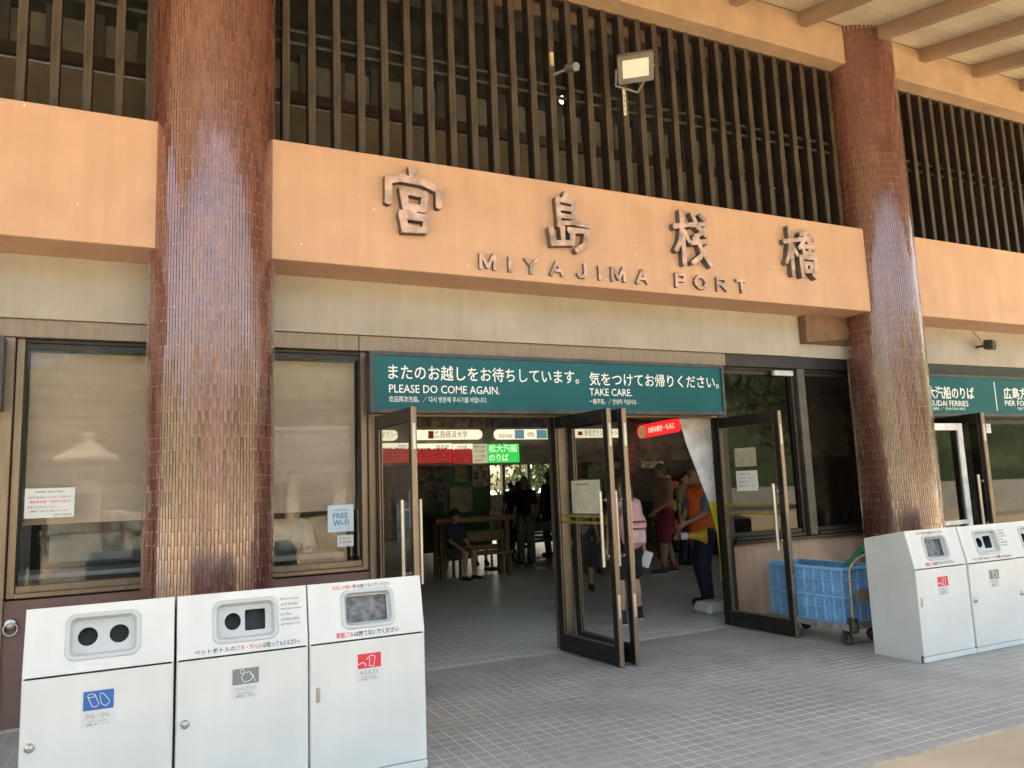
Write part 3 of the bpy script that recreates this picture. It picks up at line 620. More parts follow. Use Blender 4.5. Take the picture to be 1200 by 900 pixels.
sash('white_framed_door', 8.30, 9.02, 6.15, 0, 2.16, mat('white_frame_paint', (.72, .72, .70), .45), 'white framed glass door leaning open right of the right column', 'doors in the right bay', t=.085)
door_leaf(9.36, 6.84, 9.13, 5.95, 'dark glass door leaf open in the right bay beside the white framed door')
sash('dark_sliding_door', 10.48, 11.6, 6.86, .0, 2.28, M_bronze_d, 'dark glass door with small white tags at the right picture edge', 'doors in the right bay', t=.07)
post(10.38, 10.475, 2.884, 'dark post of the right bay doors under the ferry sign', M_bronze_d)
b = MB(); b.bbox(9.36, 16, 6.86, 6.98, 2.285, 2.884, .003); tag(b.build('transom', M_bronze_d), 'dark door head behind the ferry pier sign', 'transom')
p = atY(1156, 505, 6.85); 
notice('door_label', 'pair of small white tags at the top of the dark right sliding door', FRONT(p.x, 6.85, p.z-.03), .1, .13, cat='label', lines=[('自動ドア', .1, .6, .8, .2, M_black), ('押す', .2, .2, .5, .2, M_black)])

# ------------------------------------------------------------------ waste bins
TH = frame((0, 0, .768), (1, 0, 0), (0, .068, .322))   # slanted hood front: local x right, y up the slope, z outward
HL = math.hypot(.068, .322)
def bin_unit(x, y, kind, label, group, knob):
    w = .674; root = thing('waste_bin', label, 'bin', (x, y, 0), group=group)
    # carcass side panels and back
    prof = [(0.012, .06), (0.012, .765), (.012, .768), (.075, 1.088), (.49, 1.01), (.49, .0), (.03, 0), (.03, .06)]
    TX = Matrix(((0, 0, 1, 0), (1, 0, 0, 0), (0, 1, 0, 0), (0, 0, 0, 1)))
    b = MB(); b.prism(prof[::-1], .0, .012, T=TX); b.build('side_panel', M_binbase, root, True)
    b = MB(); b.prism(prof[::-1], w-.012, w, T=TX); b.build('side_panel', M_binbase, root, True)
    b = MB(); b.box(.012, w-.012, .478, .49, .0, 1.005); b.build('back_panel', M_binbase, root, True)
    b = MB(); b._add([(0.001, .066, 1.090), (w-.001, .066, 1.090), (w-.001, .492, 1.012), (0.001, .492, 1.012), (0.001, .068, 1.084), (w-.001, .068, 1.084), (w-.001, .49, 1.006), (0.001, .49, 1.006)],
                     [(0, 1, 2, 3), (7, 6, 5, 4), (0, 4, 5, 1), (1, 5, 6, 2), (2, 6, 7, 3), (3, 7, 4, 0)]); b.build('top_panel', M_white, root, True)
    b = MB(); b.bbox(.004, w-.004, .0, .012, .052, .761, .003); b.build('door', M_white, root, True)
    b = MB(); b.bbox(.002, w-.002, -.006 if kind == 'C' else .004, .012, .004, .048, .003); b.build('plinth', M_white, root, True)
    if kind == 'A': R0 = (.19, .50, .075, .27)
    elif kind == 'B': R0 = (.19, .50, .075, .27)
    else: R0 = (.20, .485, .075, .265)
    hole = rrect(*R0, .035, 5)
    b = MB(); b.plate([(.002, .003), (w-.002, .003), (w-.002, HL-.002), (.002, HL-.002)], [hole], -.008, 0, T=TH); hood = b.build('hood', M_white, root, True)
    x0, x1, y0, y1 = R0
    # moulded bezel: raised lip and dished inner wall
    b = MB(); e = .016; n_ = 6
    rings = [(rrect(x0-e, x1+e, y0-e, y1+e, .048, n_), .0005), (rrect(x0-e+.004, x1+e-.004, y0-e+.004, y1+e-.004, .045, n_), .008), (rrect(x0+.004, x1-.004, y0+.004, y1-.004, .03, n_), .008),
             (rrect(x0+.008, x1-.008, y0+.008, y1-.008, .028, n_), .002), (rrect(x0+.016, x1-.016, y0+.016, y1-.016, .022, n_), -.028)]
    N = len(rings[0][0]); vs = [(a, c, z) for rg, z in rings for a, c in rg]
    b._add(vs, [(k*N+i, k*N+(i+1) % N, (k+1)*N+(i+1) % N, (k+1)*N+i) for k in range(4) for i in range(N)], smooth=False, T=TH)
    bz = b.build('opening_bezel', M_grey, hood, True)
    inner = rrect(x0+.016, x1-.016, y0+.016, y1-.016, .022, n_); cy = (y0+y1)/2; xm = (x0+x1)/2
    if kind == 'A': holes = [circ(xm-.072, cy, .045, 28, .045), circ(xm+.070, cy, .045, 28, .045)]
    elif kind == 'B': holes = [circ(xm-.065, cy, .042, 28, .045), rrect(xm-.002, xm+.105, cy-.055, cy+.055, .008, 3)]
    else: holes = [rrect(x0+.02, x1-.024, y0+.02, y1-.022, .01, 3)]
    b = MB(); b.plate(inner, holes, -.031, -.028, T=TH); b.build('inlet_plate', M_grey, hood, True)
    for hl in holes:
        b = MB(); n2 = len(hl); d = -.09 if kind != 'C' else -.045
        b._add([(a, c, -.031) for a, c in hl]+[(a, c, d) for a, c in hl], [(i, n2+i, n2+(i+1) % n2, (i+1) % n2) for i in range(n2)]+[list(range(n2, 2*n2))], T=TH)
        b.build('inlet', M_bag if kind == 'C' else M_hole, hood, True)
    FT = frame((0, 0, 0), (1, 0, 0), (0, 0, 1))
    if kind == 'B':
        tx = [('ペットボトルの', .085, .205, M_black), ('フタ・ラベル', .295, .13, M_red), ('は取って', .43, .085, M_black), ('もえるゴミへ', .52, .11, M_black)]
        for body, xx, ww, mm in tx: text('print', body, TH @ Matrix.Translation((xx, .018, .0005)), .026, mm, hood, w=ww, bold=.01, local=True)
        for i, ln in enumerate(('Remove caps', 'and labels', 'and put them', 'in the', 'combustible', 'garbage box.')):
            text('print', ln, TH @ Matrix.Translation((.53, .255-.027*i, .0005)), .018, M_greytxt, hood, w=.0092*len(ln), local=True)
    if kind == 'C':
        for body, xx, ww, mm in (('たばこの吸い殻', .14, .14, M_red), ('は捨てないでください', .285, .2, M_black)): text('print', body, TH @ Matrix.Translation((xx, .287, .0005)), .023, mm, hood, w=ww, bold=.008, local=True)
        for body, xx, ww, mm in (('家庭ごみ', .15, .10, M_red), ('は捨てないでください', .255, .26, M_black)): text('print', body, TH @ Matrix.Translation((xx, .018, .0005)), .03, mm, hood, w=ww, bold=.012, local=True)
    # sorting label on the door
    lx, lz = {'A': (.255, .50), 'B': (.265, .535), 'C': (.26, .53)}[kind]
    pm = {'A': M_blue, 'B': M_greyprint, 'C': M_red}[kind]; lw = .155; lh = .185 if kind == 'A' else .165
    TL = frame((lx, -.0002, lz), (1, 0, 0), (0, 0, 1))
    b = MB(); b.box(0, lw, 0, lh, 0, .0006, T=TL); st = b.build('sorting_label', M_sticker, root, True)
    b = MB(); b.box(.01, lw-.01, lh*.45, lh-.01, .0007, .0012, T=TL); b.build('pictogram_panel', pm, st, True)
    TP = TL @ Matrix.Translation((0, 0, .0016)); b = MB(); yc = lh*.7
    def line(pts, r=.0016): b.path([TP @ Vector((a, c, 0)) for a, c in pts], r, n=4)
    if kind == 'A':
        line([(.030, yc+.020), (.050, yc-.028), (.068, yc-.032), (.080, yc-.018), (.060, yc+.030)]); line([(a, c) for a, c in circ(.045, yc+.024, .016, 12, .009)]+[(.061, yc+.024)])
        line([(.085, yc+.030), (.084, yc+.010), (.092, yc-.020), (.108, yc-.032), (.124, yc-.022), (.126, yc-.006), (.110, yc+.014), (.097, yc+.030), (.085, yc+.030)])
        tt = ('かん・びん', 'Cans ／ Bottles', '空罐・瓶 ／ 캔・병')
    elif kind == 'B':
        line([(a, c) for a, c in circ(.060, yc+.024, .011, 10)]+[(.071, yc+.024)]); line([(.068, yc+.016), (.055, yc-.008), (.070, yc-.032), (.100, yc-.026), (.118, yc-.008), (.098, yc+.020), (.074, yc+.016)], .0022)
        line([(.100, yc+.012), (.130, yc-.032)])
        tt = ('ペットボトル', 'Plastic Bottles', '塑料瓶 ／ 페트병')
    else:
        line([(.060, yc+.008), (.085, yc+.028), (.110, yc+.020), (.102, yc-.034), (.075, yc-.028), (.080, yc+.012)], .0022); line([(.012, yc-.016), (.040, yc-.006), (.058, yc-.022), (.050, yc-.030)], .003)
        tt = ('もえるゴミ', 'Combustibles', '可燃垃圾 ／ 타는 쓰레기')
    b.build('pictogram', M_letter_w, st, True)
    text('print', tt[0], TL @ Matrix.Translation((.022, lh*.24, .0007)), .024, M_greytxt, st, w=.108, local=True, bold=.004)
    text('print', tt[1], TL @ Matrix.Translation((.035, lh*.15, .0007)), .008, M_greytxt, st, w=.08, local=True)
    text('print', tt[2], TL @ Matrix.Translation((.028, lh*.06, .0007)), .010, M_greytxt, st, w=.095, local=True)
    if kind == 'C':
        b = MB(); b.bbox(.035, .055, -.006, 0, .455, .535, .003); b.bbox(.040, .050, -.009, -.006, .47, .52, .002); b.build('handle', M_chrome, root, True)
    else:
        b = MB(); b.lathe([(.022, 0), (.022, .006), (.017, .009), (.015, .016), (.012, .018)], n=20, T=frame((.045, 0, .45), (1, 0, 0), (0, 0, 1)))
        b.box(-.002, .002, -.012, .012, .018, .020, T=frame((.045, 0, .45), (1, 0, 0), (0, 0, 1))); b.build('lock_knob', M_chrome, root, True)
    return root
for x, y, k, lb in ((-.528, 4.51, 'A', 'white bin for cans and bottles with two round holes, front left corner of the picture'),
                    (.158, 4.51, 'B', 'white plastic bottle bin with round and square inlets, middle of the left row'),
                    (.838, 4.51, 'C', 'white burnable rubbish bin with wide opening, right end of the left row')):
    bin_unit(x, y, k, lb, 'white sorting bins', 1)
for x, y, k, lb in ((5.915, 4.60, 'C', 'white burnable rubbish bin with its side showing, left end of the right row'),
                    (6.592, 4.59, 'B', 'white plastic bottle bin in the right row, before the right column'),
                    (7.268, 4.60, 'A', 'white cans and bottles bin cut by the right picture edge')):
    bin_unit(x, y, k, lb, 'white sorting bins', 1)

# ------------------------------------------------------------------ hand cart with stacked blue crates
ct = thing('hand_cart', 'low aluminium platform cart under the blue crates', 'cart', (5.95, 5.42, 0), R(3))
b = MB(); b.bbox(-.03, .50, -.05, .95, .165, .195, .006); b.build('platform', M_alum, ct, True)
b = MB(); b.bbox(-.036, -.03, -.052, .952, .15, .21, .002); b.bbox(-.036, .506, -.058, -.052, .15, .21, .002); b.build('edge_rim', M_alum, ct, True)
for x, y in ((.05, .04), (.42, .04), (.05, .84), (.42, .84)):
    b = MB(); b.tube((x-.018, y, .06), (x+.018, y, .06), .058, n=22); w_ = b.build('caster_wheel', M_tyre, ct, True)
    b = MB(); b.tube((x-.022, y, .06), (x+.022, y, .06), .02, n=12); b.build('hub', M_iron, w_, True)
    b = MB(); b.box(x-.03, x-.022, y-.022, y+.022, .05, .15); b.box(x+.022, x+.03, y-.022, y+.022, .05, .15); b.bbox(x-.045, x+.045, y-.045, y+.045, .148, .164, .003); b.build('caster_fork', M_iron, ct, True)
hp = []
for i in range(13):
    t = PI*i/12; hp.append(Vector((.245-.235*math.cos(t), -.085-.03*math.sin(t), .68+.15*math.sin(t))))
hp = [Vector((.01, -.075, .18))]+hp+[Vector((.48, -.075, .18))]
b = MB(); b.path(hp, .014, n=10); b.build('push_handle', mat('handle_tube', (.42, .35, .26), .35, metal=.6), ct, True)
b = MB(); b.bbox(-.03, .05, -.11, -.04, .13, .27, .01); b.bbox(.44, .52, -.11, -.04, .13, .27, .01); b.tube((-.02, -.12, .24), (.0, -.12, .14), .008); b.build('handle_bracket', M_iron, ct, True)
b = MB(); b.bbox(.06, .43, -.105, -.095, .40, .52, .003); pl = b.build('name_plate', mat('tan_plate', (.25, .20, .14), .6), ct, True)
def crate(z, label, dx=0, fl=True):
    L, D, H = .46, .90, .255; T0 = Matrix.Translation((5.97+dx, 5.435, z)) @ Matrix.Rotation(R(3), 4, 'Z')
    root = thing('plastic_crate', label, 'crate', T0.translation, R(3), group='blue plastic crates on the cart')
    b = MB(); i_ = .016
    b.box(i_, L-i_, i_, D-i_, .004, .012); b.build('floor', M_crate_in, root, True)
    b = MB()
    b.box(i_, L-i_, i_, i_+.003, .012, H-.004); b.box(i_, L-i_, D-i_-.003, D-i_, .012, H-.004); b.box(i_, i_+.003, i_, D-i_, .012, H-.004); b.box(L-i_-.003, L-i_, i_, D-i_, .012, H-.004)
    b.build('mesh_wall', M_crate_in, root, True)
    # fine lattice of the walls
    b = MB()
    for zz in [H*.1+k*.0135 for k in range(16)]:
        b.box(.010, .0155, i_, D-i_, zz, zz+.005); b.box(i_, L-i_, .010, .0155, zz, zz+.005)
    for k in range(int(D/.018)): b.box(.0095, .0150, .02+k*.018, .025+k*.018, .02, H-.02)
    for k in range(int((L-.04)/.018)): b.box(.02+k*.018, .025+k*.018, .0095, .0150, .02, H-.02)
    o = b.build('side_grille', M_crate, root, True); o['kind'] = 'stuff'
    for k in range(9):                                    # outer ribs
        y = .0+k*(D-.02)/8
        for xa in (.0, L-.009): b = MB(); b.bbox(xa, xa+.009, y, y+.02, .006, H-.03, .002); b.build('rib', M_crate, root, True)
    for k in range(5):
        x = .0+k*(L-.02)/4
        for ya in (-.0005, D-.009): b = MB(); b.bbox(x, x+.02, ya, ya+.0095, .006, H-.03, .002); b.build('rib', M_crate, root, True)
    def ring(z0, z1, e, nm):
        b = MB(); b.plate([(-e, -e), (L+e, -e), (L+e, D+e), (-e, D+e)], [[(.018, .018), (L-.018, .018), (L-.018, D-.018), (.018, D-.018)]], z0, z1); b.build(nm, M_crate, root, True)
    ring(H-.028, H, .007, 'rim'); ring(H*.50-.006, H*.50+.002, .003, 'mid_band'); ring(0, .012, .002, 'base_band')
    return root
crate(.20, 'lower blue plastic crate directly on the cart platform')
crate(.46, 'upper blue plastic crate stacked on the other, with green umbrella in it')
u0_, u1_ = Vector((6.12, 5.62, .62)), Vector((6.40, 5.37, .99))
um = thing('folded_umbrella', 'folded green umbrella leaning out of the upper blue crate', 'umbrella', u0_)
b = MB(); b.tube(u0_, u0_.lerp(u1_, .85), .022, .034, n=10); b.build('canopy', mat('green_cloth', (.01, .16, .09), .7, var=.2), um)
b = MB(); b.tube(u0_.lerp(u1_, .85), u1_, .012, .010, n=8); b.cap(u1_, u1_+Vector((.01, 0, .012)), .014, .014); b.build('handle', M_iron, um)

# ------------------------------------------------------------------ fittings on the facade
p = atY(745, 80, 6.30)
fl = thing('floodlight', 'square LED floodlight fixed on the slat screen above the lettering', 'floodlight', p)
nrm = Vector((-.30, -.62, -.80)).normalized(); ex = Vector((.80, -.58, -.05)); ex = (ex-nrm*ex.dot(nrm)).normalized(); ey = nrm.cross(ex)
TF = frame(p, ex, ey) @ Matrix.Scale(1.22, 4)
b = MB(); b.bbox(-.155, .155, -.12, .12, -.07, 0, .01, T=TF)
for k in range(9): b.box(-.13+k*.03, -.122+k*.03, -.10, .10, -.085, -.05, T=TF)
b.build('housing', M_flood, fl)
b = MB(); b.plate(rrect(-.155, .155, -.12, .12, .01, 2), [rrect(-.115, .115, -.075, .085, .006, 2)], .001, .014, T=TF); b.build('bezel', M_flood, fl)
b = MB(); b.box(-.115, .115, -.075, .085, .001, .007, T=TF); b.build('diffuser', M_led, fl)
b = MB(); q = p+Vector((-.04, .16, -.17)); b.path([TF @ Vector((-.165, 0, -.03)), q+Vector((-.12, 0, .02)), q+Vector((.16, 0, .0)), TF @ Vector((.165, 0, -.03))], .012, n=8); b.build('yoke', M_flood, fl)
b = MB(); b.plate(rrect(-.018, .018, -.30, .0, .003, 1), [rrect(-.006, .006, -.27+.06*k, -.235+.06*k, .002, 1) for k in range(4)], 0, .006, T=FRONT(q.x-.02, q.y, q.z)); b.build('bracket_arm', mat('cream_bracket', (.6, .56, .45), .5), fl)
p = atY(671, 79, 6.30); sc_ = thing('security_camera', 'small grey bullet camera on the slat screen left of the floodlight', 'camera', p)
d = Vector((.06, -.9, -.35)).normalized(); b = MB(); b.tube(p-d*-.0+d*.07, p-d*.10, .042, n=18); b.build('housing', M_flood, sc_)
b = MB(); b.tube(p+d*.069, p+d*.074, .030, n=16); b.build('lens', mat('lens_grey', (.12, .12, .12), .1), sc_)
b = MB(); b.path([p-d*.05, p+Vector((-.02, .12, .03)), p+Vector((-.10, .22, .02))], .014); b.build('bracket_arm', M_flood, sc_)
p = atY(647, 66, 6.5); b = MB(); b.bbox(p.x-.02, p.x+.02, 6.50, 6.53, p.z-.10, p.z+.05, .003)
tag(b.build('bracket_plate', mat('yellowed_plate', (.5, .42, .25), .6)), 'small yellowed metal plate on a slat left of the bullet camera', 'bracket')
for x, y, s_, lb in ((659, 118, .035, 'left small bright lamp standing in for sky seen through the slats under the bullet camera'), (684, 115, .03, 'right small bright lamp standing in for sky seen through the slats beside the floodlight')):  # added glowing balls on cords, in place of sky glimpsed through gaps
    p = atY(x, y, 7.3); o = MB(); o.cap(p, p+Vector((0, 0, .02)), s_, s_); ro = thing('sky_spot', lb, 'globe', p, group='bright stand-ins for sky behind the slats'); o.build('glow_ball', mat('sky_spot_glow', (.9, .9, .85), .5, emit=(1, .95, .85), estr=2), ro)
    o = MB(); o.tube(p+Vector((0, 0, .03)), (p.x, p.y, 7.2), .006, n=6); o.build('cord', M_rubber, ro)
p = atY(1160, 404, 6.62); sp = thing('wall_speaker', 'small black speaker on the cream wall right of the right column', 'speaker', p)
TS2 = frame(p, (.9, .35, 0), (0, -.1, 1)); b = MB(); b.bbox(-.11, .09, -.065, .06, -.06, .06, .012, T=TS2); b.build('cabinet', mat('black_plastic', (.015, .015, .015), .4), sp)
b = MB(); b.tube(TS2 @ Vector((.035, 0, .060)), TS2 @ Vector((.035, 0, .066)), .042, n=18); b.tube(TS2 @ Vector((.035, 0, .066)), TS2 @ Vector((.035, 0, .07)), .016, n=12); b.build('driver', mat('speaker_cone', (.09, .09, .09), .3), sp)
b = MB(); b.tube(p, (p.x, 6.82, p.z), .018); b.build('bracket', M_iron, sp)
b = MB(); c0 = atY(1140, 388, 6.815); c1 = atY(1152, 405, 6.78); b.path([c0, c0.lerp(c1, .5)+Vector((.03, 0, 0)), c1], .004, n=5); tag(b.build('speaker_wire', M_iron), 'thin wire sagging from the beam to the black speaker', 'wire')

# ------------------------------------------------------------------ hall interior
def panel(name, x0, x1, y, z0, z1, m, label, cat, depth=.06, emit=None, rr_=0, group=None):
    b = MB()
    if rr_: b.prism(rrect(x0, x1, z0, z1, rr_, 6), 0, depth, T=FRONT(0, y+depth, 0))
    else: b.bbox(x0, x1, y, y+depth, z0, z1, .004)
    return tag(b.build(name, m), label, cat, group)
def pxr(xa, ya, xb, yb, Y): a = atY(xa, yb, Y); c = atY(xb, ya, Y); return a.x, c.x, a.z, c.z
hall = [('hall_ceiling', -4, 22, 7.06, 26, 3.40, 3.5, M_inceil)]
b = MB(); b.box(-4, 22, 7.06, 26, 3.40, 3.50); b.build('hall_ceiling', M_inceil)['kind'] = 'structure'
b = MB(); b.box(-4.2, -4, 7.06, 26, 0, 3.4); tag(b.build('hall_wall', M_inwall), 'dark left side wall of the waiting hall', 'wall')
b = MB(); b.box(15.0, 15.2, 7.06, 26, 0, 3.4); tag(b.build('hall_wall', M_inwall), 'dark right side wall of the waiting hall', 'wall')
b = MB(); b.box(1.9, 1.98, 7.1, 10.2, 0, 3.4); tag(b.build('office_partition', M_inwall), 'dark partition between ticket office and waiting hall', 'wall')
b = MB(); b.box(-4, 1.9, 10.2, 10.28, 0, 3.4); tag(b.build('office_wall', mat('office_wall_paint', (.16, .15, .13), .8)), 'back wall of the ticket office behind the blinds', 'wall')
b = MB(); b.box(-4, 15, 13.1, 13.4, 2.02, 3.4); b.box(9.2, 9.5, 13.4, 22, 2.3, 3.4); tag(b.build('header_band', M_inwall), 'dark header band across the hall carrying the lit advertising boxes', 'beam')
white_lit = mat('lit_white_acrylic', (.7, .68, .6), .4, emit=(1, .95, .82), estr=.12)
green_lit = mat('lit_green_acrylic', (.01, .25, .06), .4, emit=(.01, .5, .09), estr=.16)
red_lit = mat('lit_red_acrylic', (.5, .02, .02), .4, emit=(.9, .02, .03), estr=.15)
redboard = mat('red_timetable', (.5, .03, .04), .5, emit=(.7, .03, .05), estr=.055)
def lightbox(x0, y0, x1, y1, label, m=white_lit, Y=13.0, rr_=.08):
    a = pxr(x0, y0, x1, y1, Y); root = thing('lightbox_sign', label, 'sign', (a[0], Y, a[2]), group='lit advertising boxes in the hall')
    b = MB(); b.prism(rrect(a[0], a[1], a[2], a[3], rr_, 6) if rr_ else [(a[0], a[2]), (a[1], a[2]), (a[1], a[3]), (a[0], a[3])], 0, .05, T=FRONT(0, Y+.05, 0)); b.build('face', m, root)
    b = MB(); b.box(a[0]+.02, a[1]-.02, Y+.051, Y+.12, a[2]+.02, a[3]-.02); b.build('housing', M_inwall, root)
    return root, a
r_, a = lightbox(484, 503.5, 565, 515.5, 'white lit box with red crest and university name, left in the hall')
text('lettering', '広島経済大学', FRONT(atY(509, 510, 12.99).x, 12.999, a[2]+.03), .13, M_black, r_, w=atY(548, 510, 12.99).x-atY(509, 510, 12.99).x)
x_ = atY(505, 510, 13).x; b = MB(); b.box(x_-.05, x_+.05, 12.997, 12.999, a[2]+.02, a[3]-.02); b.build('crest', M_red, r_)
r_, a = lightbox(430, 504, 466, 516.5, 'rounded white lit box seen through the leftmost glass door')
text('lettering', '広電タクシー', FRONT(a[0]+.1, 12.999, a[2]+.04), .12, M_blue, r_, w=.45)
r_, a = lightbox(580, 503, 647, 515, 'white lit box with pictures of the island, middle of the hall')
wv = a[1]-a[0]
text('lettering', '宮島水族館へ', FRONT(a[0]+.08, 12.999, a[2]+.03), .07, M_black, r_, w=wv*.27)
text('lettering', 'etto', FRONT(a[0]+wv*.56, 12.999, a[2]+.05), .09, M_black, r_, w=wv*.12)
for f0, f1, m in ((.34, .50, mat('photo_blue', (.12, .28, .42), .5, emit=(.1, .25, .4), estr=.1)), (.72, .90, mat('photo_blue', (.1, .2, .3), .5)), (.905, .985, green_lit)):
    b = MB(); b.box(a[0]+wv*f0, a[0]+wv*f1, 12.996, 12.999, a[2]+.01, a[3]-.01); b.build('picture', m, r_)
r_, a = lightbox(675, 502.5, 728, 513, 'white lit hotel box seen through the middle glass leaf', rr_=.01)
text('lettering', '安芸グランドホテル', FRONT(a[0]+.2, 12.999, a[2]+.04), .11, M_black, r_, w=(a[1]-a[0])*.72); b = MB(); b.box(a[0]+.05, a[0]+.15, 12.997, 12.999, a[2]+.05, a[3]-.05); b.build('crest', M_red, r_)
for x0, y0, x1, y1, lb in ((447, 519, 486, 543, 'red and white timetable board seen through the leftmost glass leaf'), (487, 519.5, 529.5, 543, 'large red and white timetable board in the hall'), (532, 520, 554, 543, 'small red timetable board beside the green sign')):
    a = pxr(x0, y0, x1, y1, 13.0); root = thing('timetable_board', lb, 'board', (a[0], 13, a[2]), group='red timetable boards')
    b = MB(); b.box(a[0], a[1], 13.0, 13.05, a[2], a[3]-.10); b.build('red_panel', redboard, root)
    b = MB(); b.box(a[0], a[1], 13.0, 13.05, a[3]-.098, a[3]); b.build('heading', white_lit, root)
    b = MB(); w_ = a[1]-a[0]
    for r in range(5):
        x = a[0]+.03
        while x < a[1]-.08:
            l_ = random.uniform(.03, .07); b.box(x, x+l_, 12.997, 12.999, a[2]+.02+r*.055, a[2]+.045+r*.055); x += l_+random.choice((.02, .02, .06))
    b.build('timetable_print', mat('pale_red_print', (.6, .25, .22), .6), root)
    text('lettering', '時刻表', FRONT(a[1]-.3, 12.999, a[3]-.08), .055, M_black, root, w=min(.25, w_*.5))
a = pxr(554, 520, 570.5, 543, 13.0); notice('fare_board', 'pale fare table between the red timetable and the green sign', FRONT(a[0], 13.0, a[2]), a[1]-a[0], a[3]-a[2], m=mat('lit_fare_sheet', (.6, .57, .5), .6, emit=(1, .95, .8), estr=.05), cat='board',
   lines=[('乗船料金表', .1, .8, .8, .12, M_red), ('大人 200円', .1, .55, .75, .13, M_black), ('小人 100円', .1, .3, .75, .13, M_black), ('発売中', .1, .08, .6, .12, M_red)])
r_, a = lightbox(571, 520, 608, 542.5, 'green lit sign with white characters for the ferry pier', m=green_lit, rr_=0)
text('lettering', '松大汽船', FRONT(a[0]+.04, 12.999, a[2]+.19), .15, mat('glow_white', (.8, .85, .8), .5, emit=(.8, 1, .85), estr=.12), r_, w=(a[1]-a[0])*.88, bold=.01)
text('lettering', 'のりば', FRONT(a[0]+.04, 12.999, a[2]+.025), .14, MATS['glow_white'], r_, w=(a[1]-a[0])*.6, bold=.01)
a = pxr(617, 523, 642, 537, 13.0); notice('hall_notice', 'dim grey notice right of the green sign', FRONT(a[0], 13.0, a[2]), a[1]-a[0], a[3]-a[2], m=mat('dim_card', (.14, .14, .13), .6), cat='notice', lines=[('改札口', .2, .4, .6, .3, M_greytxt)])
for x0, y0, x1, y1, lb, c in ((487, 486, 568, 501, 'backlit landscape photograph strip above the university box', (.22, .19, .13)), (577, 485, 648, 501, 'backlit night photograph strip above the island box', (.05, .06, .11)),
                              (744, 484, 795, 494, 'backlit picture of food above the red pill sign', (.22, .13, .05))):
    a = pxr(x0, y0, x1, y1, 12.98); panel('photo_strip', a[0], a[1], 12.98, a[2], a[3], mat('photo_'+str(x0), c, .5, var=.5, scale=7, col2=tuple(k*.12 for k in c), emit=None), lb, 'picture', .03, group='backlit photograph strips')
# red pill sign on right side, turned towards the hall
p0 = atX(747, 507, 8.95); p1 = atX(796, 497, 8.95)
rs = thing('red_sign', 'glowing red pill shaped shop sign hanging right in the hall', 'sign', p0)
ex = (p1-p0).normalized(); TR = frame(p0-Vector((0, 0, .13)), ex, (0, 0, 1)); L_ = (p1-p0).length
b = MB(); b.prism(rrect(0, L_, 0, .26, .12, 6), -.06, 0, T=TR); b.build('face', red_lit, rs)
text('lettering', 'お好み焼き・もみじ', TR @ Matrix.Translation((L_*.28, .07, .001)), .12, MATS['glow_white'], rs, w=L_*.62, bold=.01)
b = MB(); b.prism(circ(.16, .12, .13, 16), .001, .004, T=TR); b.build('crest', mat('cartoon_tan', (.4, .25, .1), .5, emit=(.6, .4, .2), estr=.06, var=.4, scale=15), rs)
b = MB(); b.box(8.9, 9.4, 7.5, 12.9, 2.75, 2.78); tag(b.build('ceiling_duct', M_inwall), 'dark duct along the right side of the hall above the red sign', 'duct')

# green board with posters, cabinet, benches
Yg = 14.9
a = pxr(487, 541, 574, 640, Yg); gb = thing('display_board', 'tall dark green display board with posters, under the timetables', 'board', (a[0], Yg, .0))
b = MB(); x_ = atY(522, 600, Yg).x; b.bbox(x_, a[1], Yg, Yg+.05, .35, 2.2, .004); b.build('panel', M_green, gb)
b = MB(); b.bbox(a[0], x_-.01, Yg-.02, Yg+.05, .35, 2.2, .004); b.build('glass_cabinet', mat('cabinet_grey', (.05, .055, .06), .15), gb)
for x in (a[0]+.02, x_, a[1]-.03):
    b = MB(); b.tube((x, Yg+.02, 0), (x, Yg+.02, 2.2), .02); b.build('leg', M_pole, gb)
for x0, y0, x1, y1, m, lb in ((533, 545, 546, 565, mat('yellow_poster', (.30, .27, .15), .7, var=.3, scale=12), 'small yellowish poster high on the green board'), (554, 542, 572, 570, mat('white_poster', (.42, .41, .40), .7, var=.5, scale=9), 'white poster at the top right of the green board'),
                              (527, 570, 553, 601, mat('beige_poster', (.33, .31, .26), .7, var=.2, scale=6), 'large beige poster low on the green board'), (490, 546, 505, 575, mat('grey_poster', (.16, .16, .16), .7, var=.5, scale=9), 'dim grey poster left in the glass cabinet'), (507, 546, 521, 590, mat('grey_poster2', (.12, .12, .13), .7, var=.5, scale=9), 'dim tall poster right in the glass cabinet')):
    c = pxr(x0, y0, x1, y1, Yg-.03); panel('poster', c[0], c[1], Yg-.03, c[2], c[3], m, lb, 'poster', .006, group='posters on the display board')
def bench(x, y, label, m=M_wood, w=1.1, group='wooden benches in the hall'):
    root = thing('bench', label, 'bench', (x, y, 0), group=group)
    b = MB(); b.bbox(0, w, 0, .42, .40, .45, .01); b.build('seat', m, root, True)
    b = MB(); b.bbox(0, w, .38, .42, .62, .82, .01); b.build('backrest', m, root, True)
    for xx in (.04, w-.09):
        for yy in (.02, .36):
            b = MB(); b.bbox(xx, xx+.05, yy, yy+.05, 0, .40 if yy < .2 else .80, .004); b.build('leg', m, root, True)
    return root
tb = thing('wooden_table', 'wooden counter table in front of the green display board', 'table', (4.95, 13.5, 0))
b = MB(); b.bbox(4.75, 6.35, 13.4, 13.9, .98, 1.08, .01); b.build('top', M_wood, tb)
for x, y in ((4.85, 13.45), (6.15, 13.45), (4.85, 13.8), (6.15, 13.8)): b = MB(); b.bbox(x, x+.09, y, y+.08, 0, .98, .006); b.build('leg', M_wood, tb)
b = MB(); b.bbox(4.94, 6.15, 13.47, 13.51, .45, .55, .005); b.build('stretcher', M_wood, tb)
bench(5.0, 13.0, 'light wooden bench where the seated person with a cap sits')
